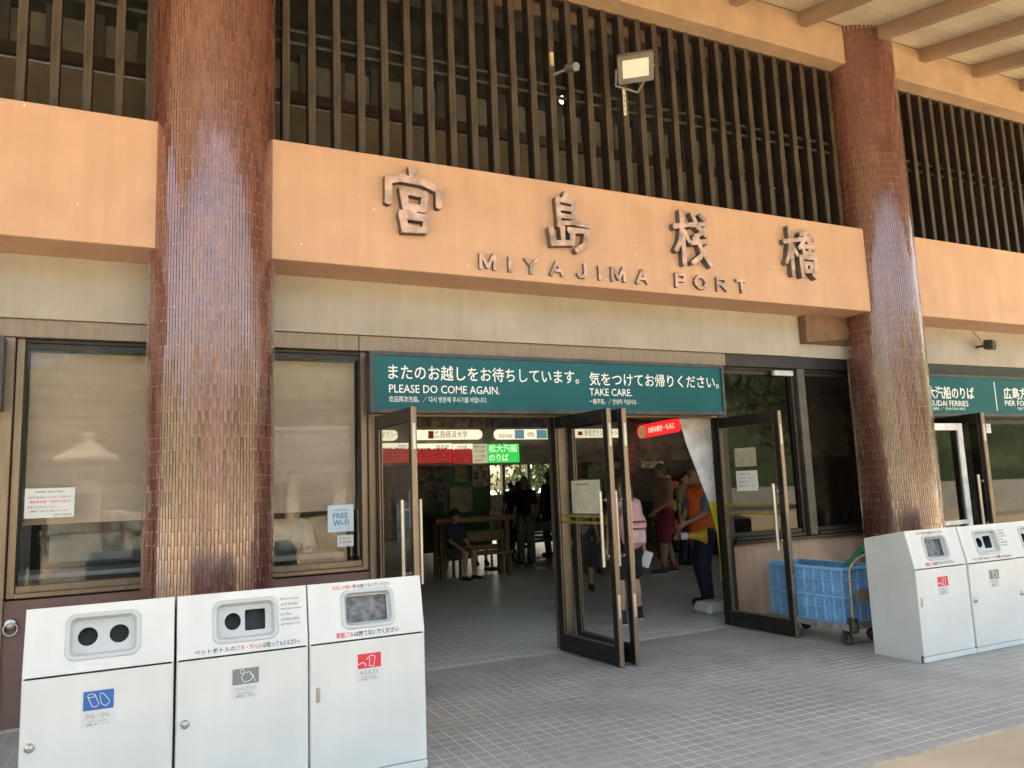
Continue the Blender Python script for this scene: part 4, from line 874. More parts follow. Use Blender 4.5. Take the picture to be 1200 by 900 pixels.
for i, (x, y, lb) in enumerate(((7.3, 14.9, 'dark waiting bench behind the person in black shirt'), (7.6, 16.0, 'second dark waiting bench, one row further back'), (7.9, 17.2, 'third dark waiting bench near the far exit'))):
    bench(x, y, lb, mat('dark_seat', (.06, .055, .05), .5), 1.8, 'dark waiting benches')
p = atZ(577, 667, 0); st = thing('barrier_post', 'slim white barrier post with dark round base in the hall', 'post', p)
b = MB(); b.lathe([(.17, 0), (.16, .03), (.03, .05)], n=20, T=Matrix.Translation(p)); b.build('base', M_iron, st)
b = MB(); b.tube(p+Vector((0, 0, .05)), p+Vector((0, 0, 1.15)), .022); b.build('pole', M_pole, st)
# office: desks behind the ticket windows
b = MB(); b.bbox(-1.6, .35, 7.2, 7.75, 1.02, 1.06, .004); b.bbox(-1.6, .35, 7.7, 7.74, .0, 1.02, .004); tag(b.build('office_desk', M_desk), 'grey counter desk inside the left ticket window', 'desk')
b = MB(); b.bbox(.5, 1.65, 7.2, 7.75, 1.02, 1.07, .004); b.bbox(.5, 1.65, 7.7, 7.74, .0, 1.02, .004); tag(b.build('office_desk', M_desk), 'grey counter desk inside the window beside the door post', 'desk')
b = MB(); p = atY(150, 640, 7.9); b.bbox(-.75, -.1, 7.78, 8.3, 1.10, 1.34, .01); tag(b.build('office_printer', mat('office_machine', (.28, .29, .29), .5)), 'grey office machine behind the left ticket window', 'machine')
b = MB(); b.box(-1.0, -.9, 7.9, 8.6, 1.0, 1.8); tag(b.build('office_cabinet', mat('dark_cabinet', (.04, .04, .045), .5)), 'dark cabinet inside the left ticket office', 'cabinet')

# far side of hall: end wall with openings
fw_ = thing('end_wall', 'far end wall of the hall with openings to the trees', 'wall', (0, 25, 0))
b = MB(); b.box(-4, 22, 25, 25.2, 2.62, 3.4); b.build('lintel', M_inwall, fw_)
b = MB(); b.box(-4, 8.8, 25, 25.2, 0, 2.62); b.box(13.9, 15.8, 25, 25.2, 0, 2.62); b.box(20, 22, 25, 25.2, 0, 2.62); b.box(8.8, 20, 25.02, 25.18, 0, 1.35); b.build('wall', M_inwall, fw_)
for x in (9.9, 11.4, 12.4, 16.9, 18.2): b = MB(); b.box(x, x+.12, 25.0, 25.2, 1.35, 2.62); b.build('mullion', M_inwall, fw_)
b = MB(); b.box(11.5, 15.0, 19.0, 19.3, 0, 2.0); b.build('counter_wall', mat('counter_grey', (.22, .23, .22), .7)); tag(bpy.data.objects['counter_wall'], 'dim grey counter wall deep in the right of the hall', 'wall')
b = MB(); b.bbox(9.3, 12.8, 15.2, 15.9, 0, 1.1, .01); tag(b.build('shop_counter', M_inwall), 'dark shop counter behind the man in the pink polo shirt', 'counter')
# feather banner and its base
bf = thing('feather_banner', 'white and yellow feather banner standing just inside the right door', 'banner', (6.1, 7.3, 0))
Yn = 7.15
L1 = [(795, 488), (806, 520), (818, 553), (829, 588), (838, 622), (844, 652), (847, 681)]
R1 = [(833, 488), (838, 520), (843, 553), (848, 588), (852, 622), (855, 652), (856, 681)]
vs = []; n = 7
def wav(i, s_): return .03*math.sin(i*1.3+s_)
for i in range(n):
    a_ = atY(*L1[i], Yn); c_ = atY(*R1[i], Yn)
    vs += [a_+Vector((0, wav(i, 0), 0)), (a_+c_)/2+Vector((0, wav(i, 1.5)-.03, 0)), c_+Vector((0, wav(i, 3), 0))]
def quads(i0, i1): return [(k*3+j, k*3+j+1, k*3+4+j, k*3+3+j) for k in range(i0, i1) for j in range(2)]
for nm, i0, i1, m in (('white_cloth', 0, 3, mat('banner_white', (.80, .80, .82), .8)), ('yellow_cloth', 3, 6, mat('banner_yellow', (.70, .66, .03), .8))):
    b = MB(); b._add(vs, quads(i0, i1), smooth=True); b._add([v+Vector((0, .003, 0)) for v in vs], [q[::-1] for q in quads(i0, i1)], smooth=True); b.build(nm, m, bf)
c_ = atY(838, 555, Yn); text('lettering', '宮\n島\n汽\n船', frame(atY(829, 562, Yn)+Vector((0, -.045, 0)), (1, 0, -.25), (.18, 0, 1)), .50, M_black, bf, w=.09)
b = MB(); pts = [atY(856, 681, Yn+.01), atY(854, 640, Yn+.01), atY(848, 588, Yn+.01), atY(838, 520, Yn+.01), atY(833, 488, Yn+.01)]; e = pts[0].copy(); e.z = .1
b.path([e]+pts, .012, n=8); b.build('pole', M_pole, bf)
p = atZ(838, 720, 0); b = MB(); b.bbox(p.x-.16, p.x+.26, p.y-.1, p.y+.22, .0, .15, .045); b.build('weight_base', mat('white_weight', (.6, .58, .53), .6), bf)

# ------------------------------------------------------------------ people
def remesh(o, v, sm=4):
    m = o.modifiers.new('join', 'REMESH'); m.mode = 'VOXEL'; m.voxel_size = v; m.use_smooth_shade = True
    if sm: k = o.modifiers.new('soft', 'SMOOTH'); k.factor = .5; k.iterations = sm
    return o
def bend(a, b, L1, L2, pole):
    a, b, pole = Vector(a), Vector(b), Vector(pole); d = b-a; D = min(d.length, (L1+L2)*.999); u = d.normalized()
    x = (L1*L1-L2*L2+D*D)/(2*D); h = math.sqrt(max(L1*L1-x*x, 0)); p = (pole-u*pole.dot(u)).normalized()
    return a+u*x+p*h
def person(label, loc, face, H=1.7, build=1.0, skin=M_skin, hair=M_hair, hairlen=0, top=None, bottom=None, sleeve='short', legs='long', shoes=M_black, hl=None, hr=None,
           fl=None, fr=None, seated=False, lean=0, hat=None, skirt=False, headturn=0, socks=None, voxel=.009, name='person'):
    """local frame: the person looks along +Y, +X is their right-hand side ... feet at z=0"""
    root = thing(name, label, 'person', loc, face); s = H/1.7; B = build
    V = lambda x, y, z: Vector((x, y, z))*s
    hipz = .47 if seated else .92; hip = V(0, 0, hipz); ln = Vector((0, math.sin(lean), math.cos(lean)))*s
    chest = hip+ln*.42; neck = hip+ln*.55; headc = neck+Vector((0, .03, .135))*s
    sh = [chest+V(sx*.165*B, 0, .07) for sx in (-1, 1)]
    hj = [hip+V(sx*.09*B, 0, -.02) for sx in (-1, 1)]
    ft = [fl or (-.11, .02, 0), fr or (.11, -.02, 0)]; ft = [V(*f) for f in ft]
    ank = [f+V(0, -.03, .075) for f in ft]
    kn = [bend(hj[i], ank[i], .42*s, .412*s, (0, 1, .0 if not seated else .6)) for i in (0, 1)]
    hd = [hl or (-.25, .06, hipz-.10), hr or (.25, .06, hipz-.10)]; hd = [V(*h) for h in hd]
    el = [bend(sh[i], hd[i], .28*s, .26*s, ((-.5, .5)[i], -1, -.3)) for i in (0, 1)]
    wr = [el[i]+(hd[i]-el[i]).normalized()*.25*s for i in (0, 1)]
    b = MB()
    # torso, neck
    b.cap(hip+V(-.06*B, 0, 0), hip+V(.06*B, 0, 0), .105*s*B, .105*s*B, sc=(1, .95, 1)); b.cap(hip, chest, .105*s*B, .125*s*B, sc=(1, 1, 1)); b.cap(sh[0]+V(.05, 0, -.02), sh[1]+V(-.05, 0, -.02), .085*s*B, .085*s*B)
    b.cap(chest, neck, .07*s, .052*s); b.cap(neck, headc, .05*s, .05*s)
    HT = Matrix.Translation(headc) @ Matrix.Rotation(headturn, 4, 'Z')
    q = lambda x, y, z: HT @ V(x, y, z)
    b.cap(q(0, -.01, .03), q(0, -.005, .035), .088*s, .088*s, sc=(.88, 1.05, 1.08)); b.cap(q(0, .025, -.03), q(0, .04, -.075), .062*s, .034*s)   # skull, jaw
    b.cap(q(0, .085, .005), q(0, .103, -.022), .010*s, .014*s)   # nose
    b.cap(q(-.018, .083, -.052), q(.018, .083, -.052), .010*s, .010*s)   # mouth
    b.cap(q(-.03, .075, .028), q(.03, .075, .028), .014*s, .014*s)   # brow
    for sx in (-1, 1): b.cap(q(sx*.082, 0, .012), q(sx*.086, -.008, -.018), .013*s, .010*s)
    for i, sx in enumerate((-1, 1)):
        b.cap(sh[i], el[i], .050*s*B, .038*s*B); b.cap(el[i], wr[i], .038*s*B, .026*s)
        d = (wr[i]-el[i]).normalized(); side = d.cross(Vector((sx, 0, 0)));
        side = side.normalized() if side.length > .1 else Vector((0, 1, 0)); nrm = d.cross(side).normalized()
        palm = wr[i]+d*.075*s; b.cap(wr[i], palm, .027*s, .032*s, sc=(1, 1, 1))
        for k in range(4):
            f0 = palm+side*((k-1.5)*.019*s)+d*.015*s; L_ = (.036, .044, .047, .036)[k]*s; inw = -nrm*sx
            f1 = f0+(d+inw*.35).normalized()*L_; f2 = f1+(d*.6+inw*.8).normalized()*L_*.75
            b.cap(f0, f1, .0098*s, .009*s, n=8, k=3); b.cap(f1, f2, .009*s, .0075*s, n=8, k=3)
        t0 = wr[i]+d*.03*s+side*.025*s; t1 = t0+(d+side*1.0).normalized()*.04*s; t2 = t1+(d+side*.2).normalized()*.03*s
        b.cap(t0, t1, .012*s, .010*s, n=8, k=3); b.cap(t1, t2, .010*s, .008*s, n=8, k=3)
        b.cap(hj[i], kn[i], .083*s*B, .056*s*B); cm = kn[i].lerp(ank[i], .35)+V(0, -.012, 0)
        b.cap(kn[i], cm, .053*s*B, .054*s*B); b.cap(cm, ank[i], .054*s*B, .032*s)
        b.cap(ft[i]+V(0, -.05, .04), ft[i]+V(0, .13, .03), .034*s, .028*s)
    remesh(b.build('body', skin, root, True), voxel)
    tm = top
    if tm:
        b = MB(); g = .016*s
        b.cap(hip+V(-.05*B, 0, .0), hip+V(.05*B, 0, .0), .115*s*B+g, .115*s*B+g, sc=(1, .9, 1)); b.cap(hip, chest, .112*s*B+g, .130*s*B+g); b.cap(sh[0]+V(.05, 0, -.02), sh[1]+V(-.05, 0, -.02), .090*s*B+g, .090*s*B+g)
        b.cap(chest, neck+Vector((0, 0, -.035))*s, .09*s, .066*s)
        for i in (0, 1):
            if sleeve == 'none': continue
            e = el[i] if sleeve == 'long' else sh[i].lerp(el[i], .72); b.cap(sh[i], e, .058*s*B+g*.6, .052*s*B+g*.6)
            if sleeve == 'long': b.cap(el[i], wr[i].lerp(el[i], .05), .045*s*B+g*.5, .034*s+g*.5)
        remesh(b.build('shirt', tm, root, True), .013, 3)
    if bottom:
        b = MB(); g = .014*s
        b.cap(hip+V(-.05*B, 0, 0), hip+V(.05*B, 0, 0), .122*s*B+g, .122*s*B+g, sc=(1, .9, 1))
        for i in (0, 1):
            if skirt: b.cap(hip+V(0, 0, -.05), kn[i].lerp(hj[i], .1)+V(0, 0, -.02), .13*s*B, .14*s*B); continue
            if legs == 'long': b.cap(hj[i], kn[i], .092*s*B+g, .068*s*B+g); b.cap(kn[i], ank[i]+V(0, 0, .01), .068*s*B+g, .055*s+g)
            else: b.cap(hj[i], kn[i].lerp(hj[i], .22 if legs == 'short' else .5), .095*s*B+g, .085*s*B+g)
        remesh(b.build('skirt' if skirt else ('trousers' if legs == 'long' else 'shorts'), bottom, root, True), .014, 3)
    for i in (0, 1):
        b = MB(); b.cap(ft[i]+V(0, -.06, .045), ft[i]+V(0, .145, .036), .044*s, .036*s, sc=(1, 1, 1)); b.cap(ft[i]+V(0, -.05, .06), ft[i]+V(0, -.03, .09), .043*s, .040*s)
        sh_ = remesh(b.build('shoe', shoes, root, True), .008, 2)
        b = MB(); b.cap(ft[i]+V(0, -.06, .012), ft[i]+V(0, .15, .012), .044*s, .038*s, sc=(1, 1, .28)); b.build('sole', M_paper if socks is not None else M_rubber, sh_, True)
        if socks: b = MB(); b.tube(ank[i]+V(0, 0, .0), ank[i].lerp(kn[i], .22), .040*s, .043*s); b.build('sock', socks, root, True)
    b = MB()
    b.cap(q(0, -.022, .045), q(0, -.018, .05), .094*s, .094*s, sc=(.90, 1.03, 1.05)); 
    if hairlen: 
        for k in range(5): b.cap(q((k-2)*.032, -.055, .02), q((k-2)*.040, -.085, -.05-hairlen), .045*s, .028*s)
    else: b.cap(q(0, -.05, 0), q(0, -.055, -.02), .066*s, .055*s)
    remesh(b.build('hair', hair, root, True), .012, 3)
    b = MB()
    for sx in (-1, 1): b.cap(q(sx*.031, .083, .008), q(sx*.031, .084, .008), .008*s, .008*s, n=8, k=3)
    b.build('eye', M_black, root, True)['kind'] = 'stuff'
    if hat: 
        b = MB(); b.cap(q(0, -.01, .06), q(0, -.01, .07), .098*s, .098*s, sc=(.95, 1.05, .9)); b.cap(q(0, .07, .055), q(0, .13, .05), .06*s, .05*s, sc=(1, 1, .22)); b.build('cap', hat, root, True)
    return root, dict(hd=[wr[i] for i in (0, 1)], chest=chest, hip=hip, head=headc, s=s, sh=sh, el=el)
def cloth(n, c, **k): return mat(n, c, .85, var=.08, scale=4, bump=.4, bscale=12, **k)

# orange vest man with megaphone, seen from his left side, facing left-back
pr, K = person('man in an orange vest and dark trousers holding a yellow megaphone by the banner', (6.58, 8.2, 0), R(80), H=1.74, build=1.12, skin=M_skin2, hair=M_hairw, top=cloth('blue_grey_shirt', (.10, .15, .22)), bottom=cloth('navy_trousers', (.015, .02, .035)),
               sleeve='short', hl=(-.13, .27, 1.03), hr=(.15, .24, .92), fl=(-.10, .05, 0), fr=(.10, -.03, 0))
b = MB(); s_ = K['s']; h0, c0 = K['hip'], K['chest']
b.cap(h0+Vector((-.05, 0, .02)), h0+Vector((.05, 0, .02)), .160, .160, sc=(1, .92, 1)); b.cap(h0+Vector((0, 0, .03)), c0, .158, .172); b.cap(K['sh'][0]+Vector((.06, 0, -.02)), K['sh'][1]+Vector((-.06, 0, -.02)), .128, .128)
remesh(b.build('vest', cloth('orange_vest', (.75, .13, .02)), pr, True), .013, 3)
M_mega = mat('yellow_megaphone', (.62, .38, .04), .35)
w_ = pr.matrix_basis
mp_ = Vector((6.32, 7.92, .90)); mg = thing('megaphone', 'yellow megaphone with pale horn held by the man in the orange vest', 'megaphone', mp_)
TM = frame(mp_, (.7, .75, 0), (0, 0, 1)) @ Matrix.Rotation(R(15), 4, 'Y')
b = MB(); b.lathe([(.03, -.16), (.045, -.10), (.06, -.02), (.10, .05), (.125, .07), (.12, .072), (.09, .045), (.04, .0)], n=24, T=TM); b.build('horn', M_mega, mg)
b = MB(); b.tube(TM @ Vector((0, 0, -.16)), TM @ Vector((0, 0, -.24)), .045, .05); b.build('mouthpiece', mat('white_plastic', (.6, .58, .55), .4), mg)
b = MB(); b.tube(TM @ Vector((0, -.04, -.10)), TM @ Vector((0, -.16, -.12)), .018); b.build('grip', M_black, mg)

# woman with pink backpack
pw, K = person('woman seen from behind wearing a pink backpack and black shorts, behind the middle door leaf', (5.10, 7.75, 0), R(-12), H=1.62, build=.95, hair=M_hair2, hairlen=.16, top=cloth('pale_pink_top', (.62, .42, .40)), bottom=cloth('black_shorts', (.012, .012, .014)),
               sleeve='short', legs='short', hl=(-.26, .04, .80), hr=(.27, .10, .82), fl=(-.17, -.16, 0), fr=(.16, .14, 0), shoes=mat('charcoal_shoes', (.03, .03, .035), .7), socks=mat('black_socks', (.02, .02, .02), .8))
o = pw.location; Tw = Matrix.Translation(o) @ Matrix.Rotation(R(-12), 4, 'Z')
bp = thing('backpack', 'pink backpack with pale panels worn by the woman in black shorts', 'backpack', o+Vector((0, -.2, 1.05)))
MP = mat('pink_backpack', (.74, .40, .40), .7, var=.06, bump=.2)
b = MB(); b.cap((-.05, -.20, 1.12), (.05, -.20, 1.12), .15, .15, sc=(.9, .62, 1)); b.cap((0, -.21, .98), (0, -.21, 1.26), .145, .13, sc=(1, .65, 1)); b.v = [tuple(Tw @ Vector(p)) for p in b.v]; remesh(b.build('bag', MP, bp), .012, 4)
b = MB(); b.bbox(-.12, .12, -.34, -.29, .90, 1.06, .02, T=Tw); b.build('front_pocket', mat('pale_pink_pocket', (.72, .45, .44), .7), bp)
b = MB(); b.bbox(-.125, .125, -.332, -.30, 1.14, 1.16, .004, T=Tw); b.bbox(-.125, .125, -.334, -.30, 1.065, 1.08, .004, T=Tw); b.build('strap', mat('brown_strap', (.2, .08, .06), .6), bp)
b = MB(); hp_ = Tw @ K['hd'][1]; b.box(-.01, .10, -.19, .01, 0, .003, T=frame(hp_+Vector((.0, -.03, -.07)), (.8, -.5, -.35), (-.2, -.15, 1))); tag(b.build('leaflet', M_paper), 'white folded leaflet in the hand of the woman with the backpack', 'leaflet')

# man in pink polo
pm, K = person('large man in a dusty pink polo shirt and red shorts facing left in the hall', (8.25, 11.3, 0), R(75), H=1.86, build=1.25, skin=M_skin2, hair=M_hairw, top=cloth('dusty_pink_polo', (.33, .17, .16)), bottom=cloth('dark_red_shorts', (.22, .02, .035)),
               legs='short', hl=(-.28, .22, 1.0), hr=(.30, .05, .82), fl=(-.12, .14, 0), fr=(.13, -.14, 0), socks=mat('red_socks', (.4, .04, .05), .8))
b = MB(); b.bbox(8.55, 8.85, 11.0, 11.12, .50, .82, .03); b.path([Vector((8.60, 11.06, .81)), Vector((8.66, 11.06, .98)), Vector((8.74, 11.06, .98)), Vector((8.80, 11.06, .81))], .01); tag(b.build('shopping_bag', mat('red_bag', (.5, .02, .04), .5)), 'bright red carrier bag beside the man in the pink polo', 'bag')
# others
person('person in black T-shirt and grey trousers standing under the green pier sign', (7.1, 14.5, 0), R(150), H=1.76, hair=M_hairw, top=cloth('black_tee', (.012, .012, .013)), bottom=cloth('grey_trousers', (.20, .20, .19)), hl=(-.2, .18, .95), hr=(.22, .12, .85), socks=mat('white_socks', (.5, .5, .5), .8), voxel=.013)
person('dark clad person with pale hat further back, right of the one in black T-shirt', (8.45, 15.9, 0), R(10), H=1.86, hair=M_hairw, top=cloth('dark_jacket', (.02, .02, .022)), bottom=cloth('dark_trousers', (.02, .02, .025)), sleeve='long', hat=mat('straw_hat', (.36, .31, .22), .8), voxel=.014)
person('small dark silhouette between two standing visitors before the bright exit', (8.3, 17.5, 0), R(180), H=1.6, top=cloth('dark_jacket2', (.03, .03, .04)), bottom=cloth('dark_trousers', (.02, .02, .025)), voxel=.014)
person('person in green top and khaki shorts half hidden behind the display board', (6.42, 15.3, 0), R(170), H=1.6, top=cloth('green_top', (.02, .12, .06)), bottom=cloth('khaki_shorts', (.22, .19, .13)), legs='short', voxel=.014)
person('woman in striped top and dark skirt seen through the middle glass leaf', (6.05, 10.4, 0), R(160), H=1.58, top=mat('striped_top', (.25, .27, .30), .8, var=.5, scale=5, stretch=(.1, .1, 14), col2=(.05, .05, .07)), bottom=cloth('dark_skirt', (.03, .03, .03)), skirt=True, voxel=.013)
person('seated person in dark clothes and navy cap on the wooden bench at the left', (5.05, 13.25, 0), R(200), H=1.62, seated=True, top=cloth('navy_top', (.02, .03, .06)), bottom=cloth('grey_shorts', (.12, .11, .10)), legs='short', hat=mat('navy_cap', (.02, .025, .05), .8), fl=(-.12, .42, 0), fr=(.14, .46, 0), hl=(-.12, .32, .55), hr=(.16, .34, .58), socks=mat('white_socks', (.5, .5, .5), .8), voxel=.013)
person('dark haired person in black behind the man in the pink polo', (8.35, 12.6, 0), R(20), H=1.6, top=cloth('black_tee', (.012, .012, .013)), bottom=cloth('dark_trousers', (.02, .02, .025)), sleeve='long', voxel=.014)
for i, (x, y, h, lb) in enumerate(((9.6, 20.5, 1.7, 'distant visitor silhouette left at the bright exit'), (10.6, 21.5, 1.65, 'distant visitor silhouette in the middle of the bright exit'), (12.6, 22, 1.75, 'distant visitor silhouette right at the far windows'))):
    person(lb, (x, y, 0), R(30*i), H=h, top=cloth('dark_jacket2', (.03, .03, .04)), bottom=cloth('dark_trousers', (.02, .02, .025)), voxel=.016)
person('clerk in a white shirt with black straps leaning forward behind the right ticket window', (1.22, 8.02, 0), R(185), H=1.66, lean=R(36), top=cloth('white_clerk_shirt', (.60, .60, .62)), bottom=cloth('dark_trousers', (.02, .02, .025)), sleeve='long', hl=(-.1, .62, 1.10), hr=(.22, .60, 1.08), voxel=.012)

for x, y, f, h, top_, bot_, lb in ((9.4, 12.2, 200, 1.7, (.25, .24, .22), (.03, .03, .05), 'visitor in a grey shirt beyond the man in the pink polo'), (7.35, 12.3, 160, 1.62, (.06, .07, .10), (.10, .10, .11), 'visitor in a dark blue shirt seen between the middle leaves'),
                          (6.0, 16.5, 60, 1.7, (.02, .02, .02), (.05, .05, .06), 'dark visitor standing behind the green display board'), (8.9, 18.5, 250, 1.7, (.3, .3, .28), (.03, .03, .04), 'visitor in a pale shirt queueing near the far benches'),
                          (10.9, 14.4, 170, 1.68, (.02, .02, .03), (.03, .03, .03), 'dark visitor at the shop counter, right of the hall'), (-1.75, -1.3, 0, 1.7, (.03, .03, .035), (.04, .04, .05), 'bystander in dark clothes on the square, left of the viewer'), (-.55, -2.6, 20, 1.66, (.5, .48, .45), (.03, .03, .05), 'bystander in a pale top on the square behind the viewer')):
    person(lb, (x, y, 0), R(f), H=h, top=cloth('cloth_%d' % int(x*100+900), top_), bottom=cloth('cloth_%d' % int(x*100+5900), bot_), voxel=.014)
def shelf(x, y, label, w=1.5):
    root = thing('display_shelf', label, 'shelf', (x, y, 0), group='souvenir shelves in the hall'); rr = random.Random(int(x*10))
    for z in (.5, .95, 1.4): b = MB(); b.bbox(x, x+w, y, y+.4, z, z+.03, .004); b.build('shelf_board', M_wood, root)
    for xx in (x, x+w-.03): b = MB(); b.bbox(xx, xx+.03, y, y+.4, 0, 1.85, .004); b.build('side', M_wood, root)
    k = 0
    for z in (.53, .98, 1.43):
        xx = x+.06
        while xx < x+w-.2:
            ww = rr.uniform(.12, .26); hh = rr.uniform(.12, .3); cn, c = rr.choice((('red', (.5, .08, .06)), ('yellow', (.55, .45, .2)), ('white', (.6, .6, .55)), ('blue', (.1, .25, .4)), ('green', (.2, .35, .15))))
            b = MB(); b.bbox(xx, xx+ww, y+.05, y+.3, z, z+hh, .006)
            tag(b.build('gift_box', mat('gift_%d' % int(c[0]*100+c[2]*10), c, .5)), 'small %s souvenir box, %s board of the %s shelf' % (cn, {.53: 'bottom', .98: 'middle', 1.43: 'top'}[z], 'narrow' if w < 1 else 'wide'), 'box', 'souvenir boxes on the shelves'); xx += ww+.03
shelf(9.7, 13.2, 'souvenir shelf right of the man in the pink polo'); shelf(7.55, 13.6, 'souvenir shelf seen through the middle glass leaf', .9)
for x0, y0, x1, y1, c, lb in ((655, 520, 672, 545, (.45, .43, .38), 'white notice hanging left of the middle post'), (732, 520, 744, 560, (.35, .12, .1), 'reddish hanging banner between the middle leaves'), (812, 505, 826, 532, (.4, .38, .3), 'pale notice on the header band left of the feather banner'), (690, 545, 706, 570, (.12, .22, .1), 'greenish poster glimpsed through the left middle leaf'),
                              (752, 540, 778, 549, (.5, .5, .46), 'long pale menu strip behind the men in the hall')):
    a = pxr(x0, y0, x1, y1, 12.9); panel('hanging_notice', a[0], a[1], 12.9, a[2], a[3], mat('notice_%d' % x0, c, .6, var=.35, scale=14), lb, 'notice', .02, group='notices hanging in the hall')

# ------------------------------------------------------------------ outdoors: trees beyond the hall, square behind the viewer
def tree(x, y, h, cr, label, seed, n=2600, group=None, leaf=.16):
    rr = random.Random(seed); root = thing('tree', label, 'tree', (x, y, 0), group=group); b = MB(); tips = []
    top = Vector((rr.uniform(-.4, .4), rr.uniform(-.4, .4), h*.72))
    b.tube((0, 0, -.05), top*.45, h*.032, h*.022, n=9); b.tube(top*.45, top, h*.022, h*.01, n=8)
    for k in range(9):
        a = k*2.4+rr.uniform(-.3, .3); s0 = top*rr.uniform(.42, .95); e = s0+Vector((math.cos(a)*cr*rr.uniform(.5, .9), math.sin(a)*cr*rr.uniform(.5, .9), h*rr.uniform(.08, .28))); b.tube(s0, e, h*.011, h*.004, n=6); tips.append(e); tips.append(s0.lerp(e, .6))
    tips.append(top); b.build('trunk', M_bark, root, True)
    b = MB(); cl = [(t+Vector((rr.gauss(0, .3), rr.gauss(0, .3), rr.gauss(0, .3)))*cr*.25, cr*rr.uniform(.28, .5)) for t in tips for _ in (0, 1)]
    for k in range(n):
        c, r = rr.choice(cl); d = Vector((rr.gauss(0, 1), rr.gauss(0, 1), rr.gauss(0, .8))).normalized()*r*rr.uniform(.55, 1)
        p = c+d; T = Matrix.Translation(p) @ Matrix.Rotation(rr.uniform(0, 6.3), 4, 'Z') @ Matrix.Rotation(rr.uniform(-1.2, 1.2), 4, 'X'); s_ = leaf*rr.uniform(.6, 1.3); b.ct = rr.random()
        b._add([(-s_*.4, 0, 0), (0, -s_, 0), (s_*.4, 0, .02), (0, s_, 0)], [(0, 1, 2, 3)], T=T)
    b.build('crown', M_leaf, root, True)['kind'] = 'stuff'
    return root
for i, (x, y, h, c, lb) in enumerate(((9.0, 33, 4.6, 2.6, 'leafy tree beyond the far exit, left'), (13.5, 37, 5.0, 3.0, 'leafy tree beyond the far exit, middle'), (17.5, 33, 4.6, 2.8, 'leafy tree beyond the far exit, right'), (22.5, 36, 5, 3.2, 'leafy tree beyond the far exit, rightmost'))):
    tree(x, y, h, c, lb, i+3, 5200, 'trees beyond the hall', leaf=.2)
for i, (x, y, h, c) in enumerate(((-13, -24, 8, 4.5), (-6, -26, 7.5, 4.2), (0, -28, 8, 4.5), (8.5, -27, 7.5, 4.5), (16, -26, 8, 4.5), (24, -22, 8, 4.5), (32, -16, 8, 4.5))):
    tree(x, y, h, c, 'tree %s across the square, mirrored in the window glass' % ('far left', 'second from left', 'third from left', 'in the middle', 'right of the middle', 'second from right', 'far right')[i], i+30, 5000, 'trees across the square', leaf=.26)
ln = thing('stone_lantern', 'tall stone lantern on the square, mirrored in the left ticket window', 'lantern', (-1.1, -4.0, 0))
TL_ = Matrix.Translation((-1.1, -4.0, 0))
b = MB(); b.bbox(-.5, .5, -.5, .5, 0, .35, .03, T=TL_); b.bbox(-.36, .36, -.36, .36, .35, .6, .03, T=TL_); b.build('base', M_stone, ln)
b = MB(); b.bbox(-.25, .25, -.25, .25, .6, 2.05, .02, T=TL_); text('lettering', '宮\n島', Matrix.Rotation(PI, 4, 'Z') @ FRONT(0, 0, 0) if False else frame((-.98, -3.745, 1.2), (-1, 0, 0), (0, 0, 1)), .6, M_greytxt, ln, w=.22); b.build('shaft', M_stone, ln)
b = MB(); b.bbox(-.28, .28, -.28, .28, 2.05, 2.45, .02, T=TL_); b.build('light_chamber', M_stone, ln)
b = MB(); b.plate(rrect(-.14, .14, 2.10, 2.40, .005, 1), [rrect(-.12+.13*k, -.01+.13*k, 2.12+.14*j, 2.24+.14*j, .003, 1) for k in (0, 1) for j in (0, 1)], -.005, .03, T=frame((-1.1, -3.72, 0), (-1, 0, 0), (0, 0, 1))); b.build('window_lattice', mat('dark_lattice', (.1, .1, .1), .7), ln)
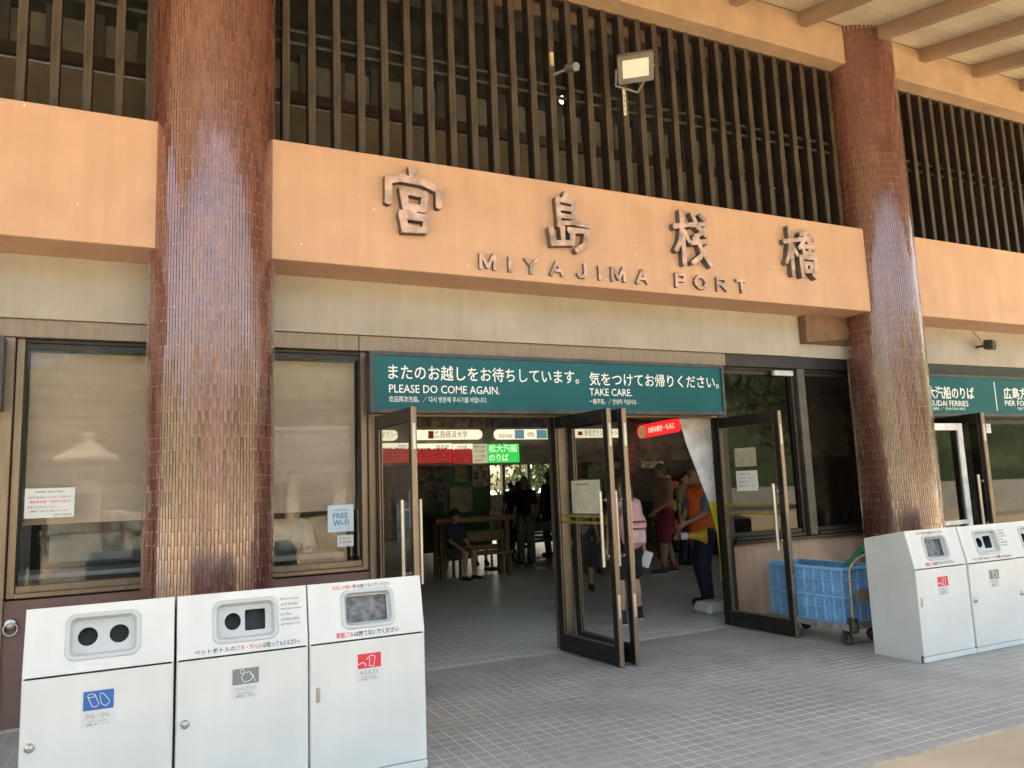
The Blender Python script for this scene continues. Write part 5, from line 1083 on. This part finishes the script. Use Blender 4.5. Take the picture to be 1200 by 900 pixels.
b = MB(); n = 4; prof = [(.78, 2.45), (.80, 2.50), (.52, 2.62), (.28, 2.76), (.13, 2.84), (.13, 2.92), (.16, 2.96), (.10, 3.03)]; b.lathe(prof, (0, 0, 0), n=4, T=TL_ @ Matrix.Rotation(PI/4, 4, 'Z'), smooth=False); b.build('roof', M_stone, ln)
hs = thing('tiled_house', 'low house with grey tiled gable roof across the square, mirrored in glass', 'house', (4.2, -12, 0))
b = MB(); b.box(1.0, 6.0, -15, -12, 0, 2.45); b.build('wall', M_plaster, hs)
b = MB(); b._add([(.6, -11.3, 2.3), (6.4, -11.3, 2.3), (6.4, -13.5, 3.75), (.6, -13.5, 3.75), (.6, -15.7, 2.3), (6.4, -15.7, 2.3)], [(1, 0, 3, 2), (3, 4, 5, 2), (0, 4, 3), (1, 2, 5), (0, 1, 5, 4)]); b.build('roof', M_kawara, hs)
b = MB()
for k in range(38): x = .6+k*5.8/37; b.tube((x, -11.3, 2.34), (x, -13.5, 3.79), .045, n=6)
b.build('roof_tiles', M_kawara, hs)['kind'] = 'stuff'
b = MB(); b.tube((.5, -13.5, 3.85), (6.5, -13.5, 3.85), .14); b.build('ridge', M_kawara, hs)
for x in (1.5, 3.0, 4.5): b = MB(); b.bbox(x, x+1.1, -12.0, -11.96, .9, 2.0, .01); b.build('window', M_slat_dark, hs)

b = MB(); nx, ny = 60, 14  # wooded hills out of view, added to darken the reflections in the glass
for j in range(ny):
    for i in range(nx):
        a = PI+(i/(nx-1)-.5)*3.3; r = 120+j*9; h = 44*math.sin(PI*.5*min(1, j/9))*(.75+.35*noise.noise(Vector((i*.16, j*.1, 2))))+2.5*noise.noise(Vector((i*1.7, j*1.9, 5)))-1
        b.v.append((math.sin(a)*r, math.cos(a)*r, h if j else -.5))
for j in range(ny-1):
    for i in range(nx-1): q = j*nx+i; b.f.append([q, q+1, q+nx+1, q+nx]); b.m.append(0); b.t.append(.5); b.sm.append(False)
tag(b.build('added_hills', mat('forest_hillside', (.06, .09, .035), .95, var=.35, scale=.12, col2=(.025, .045, .02))), kind='structure')
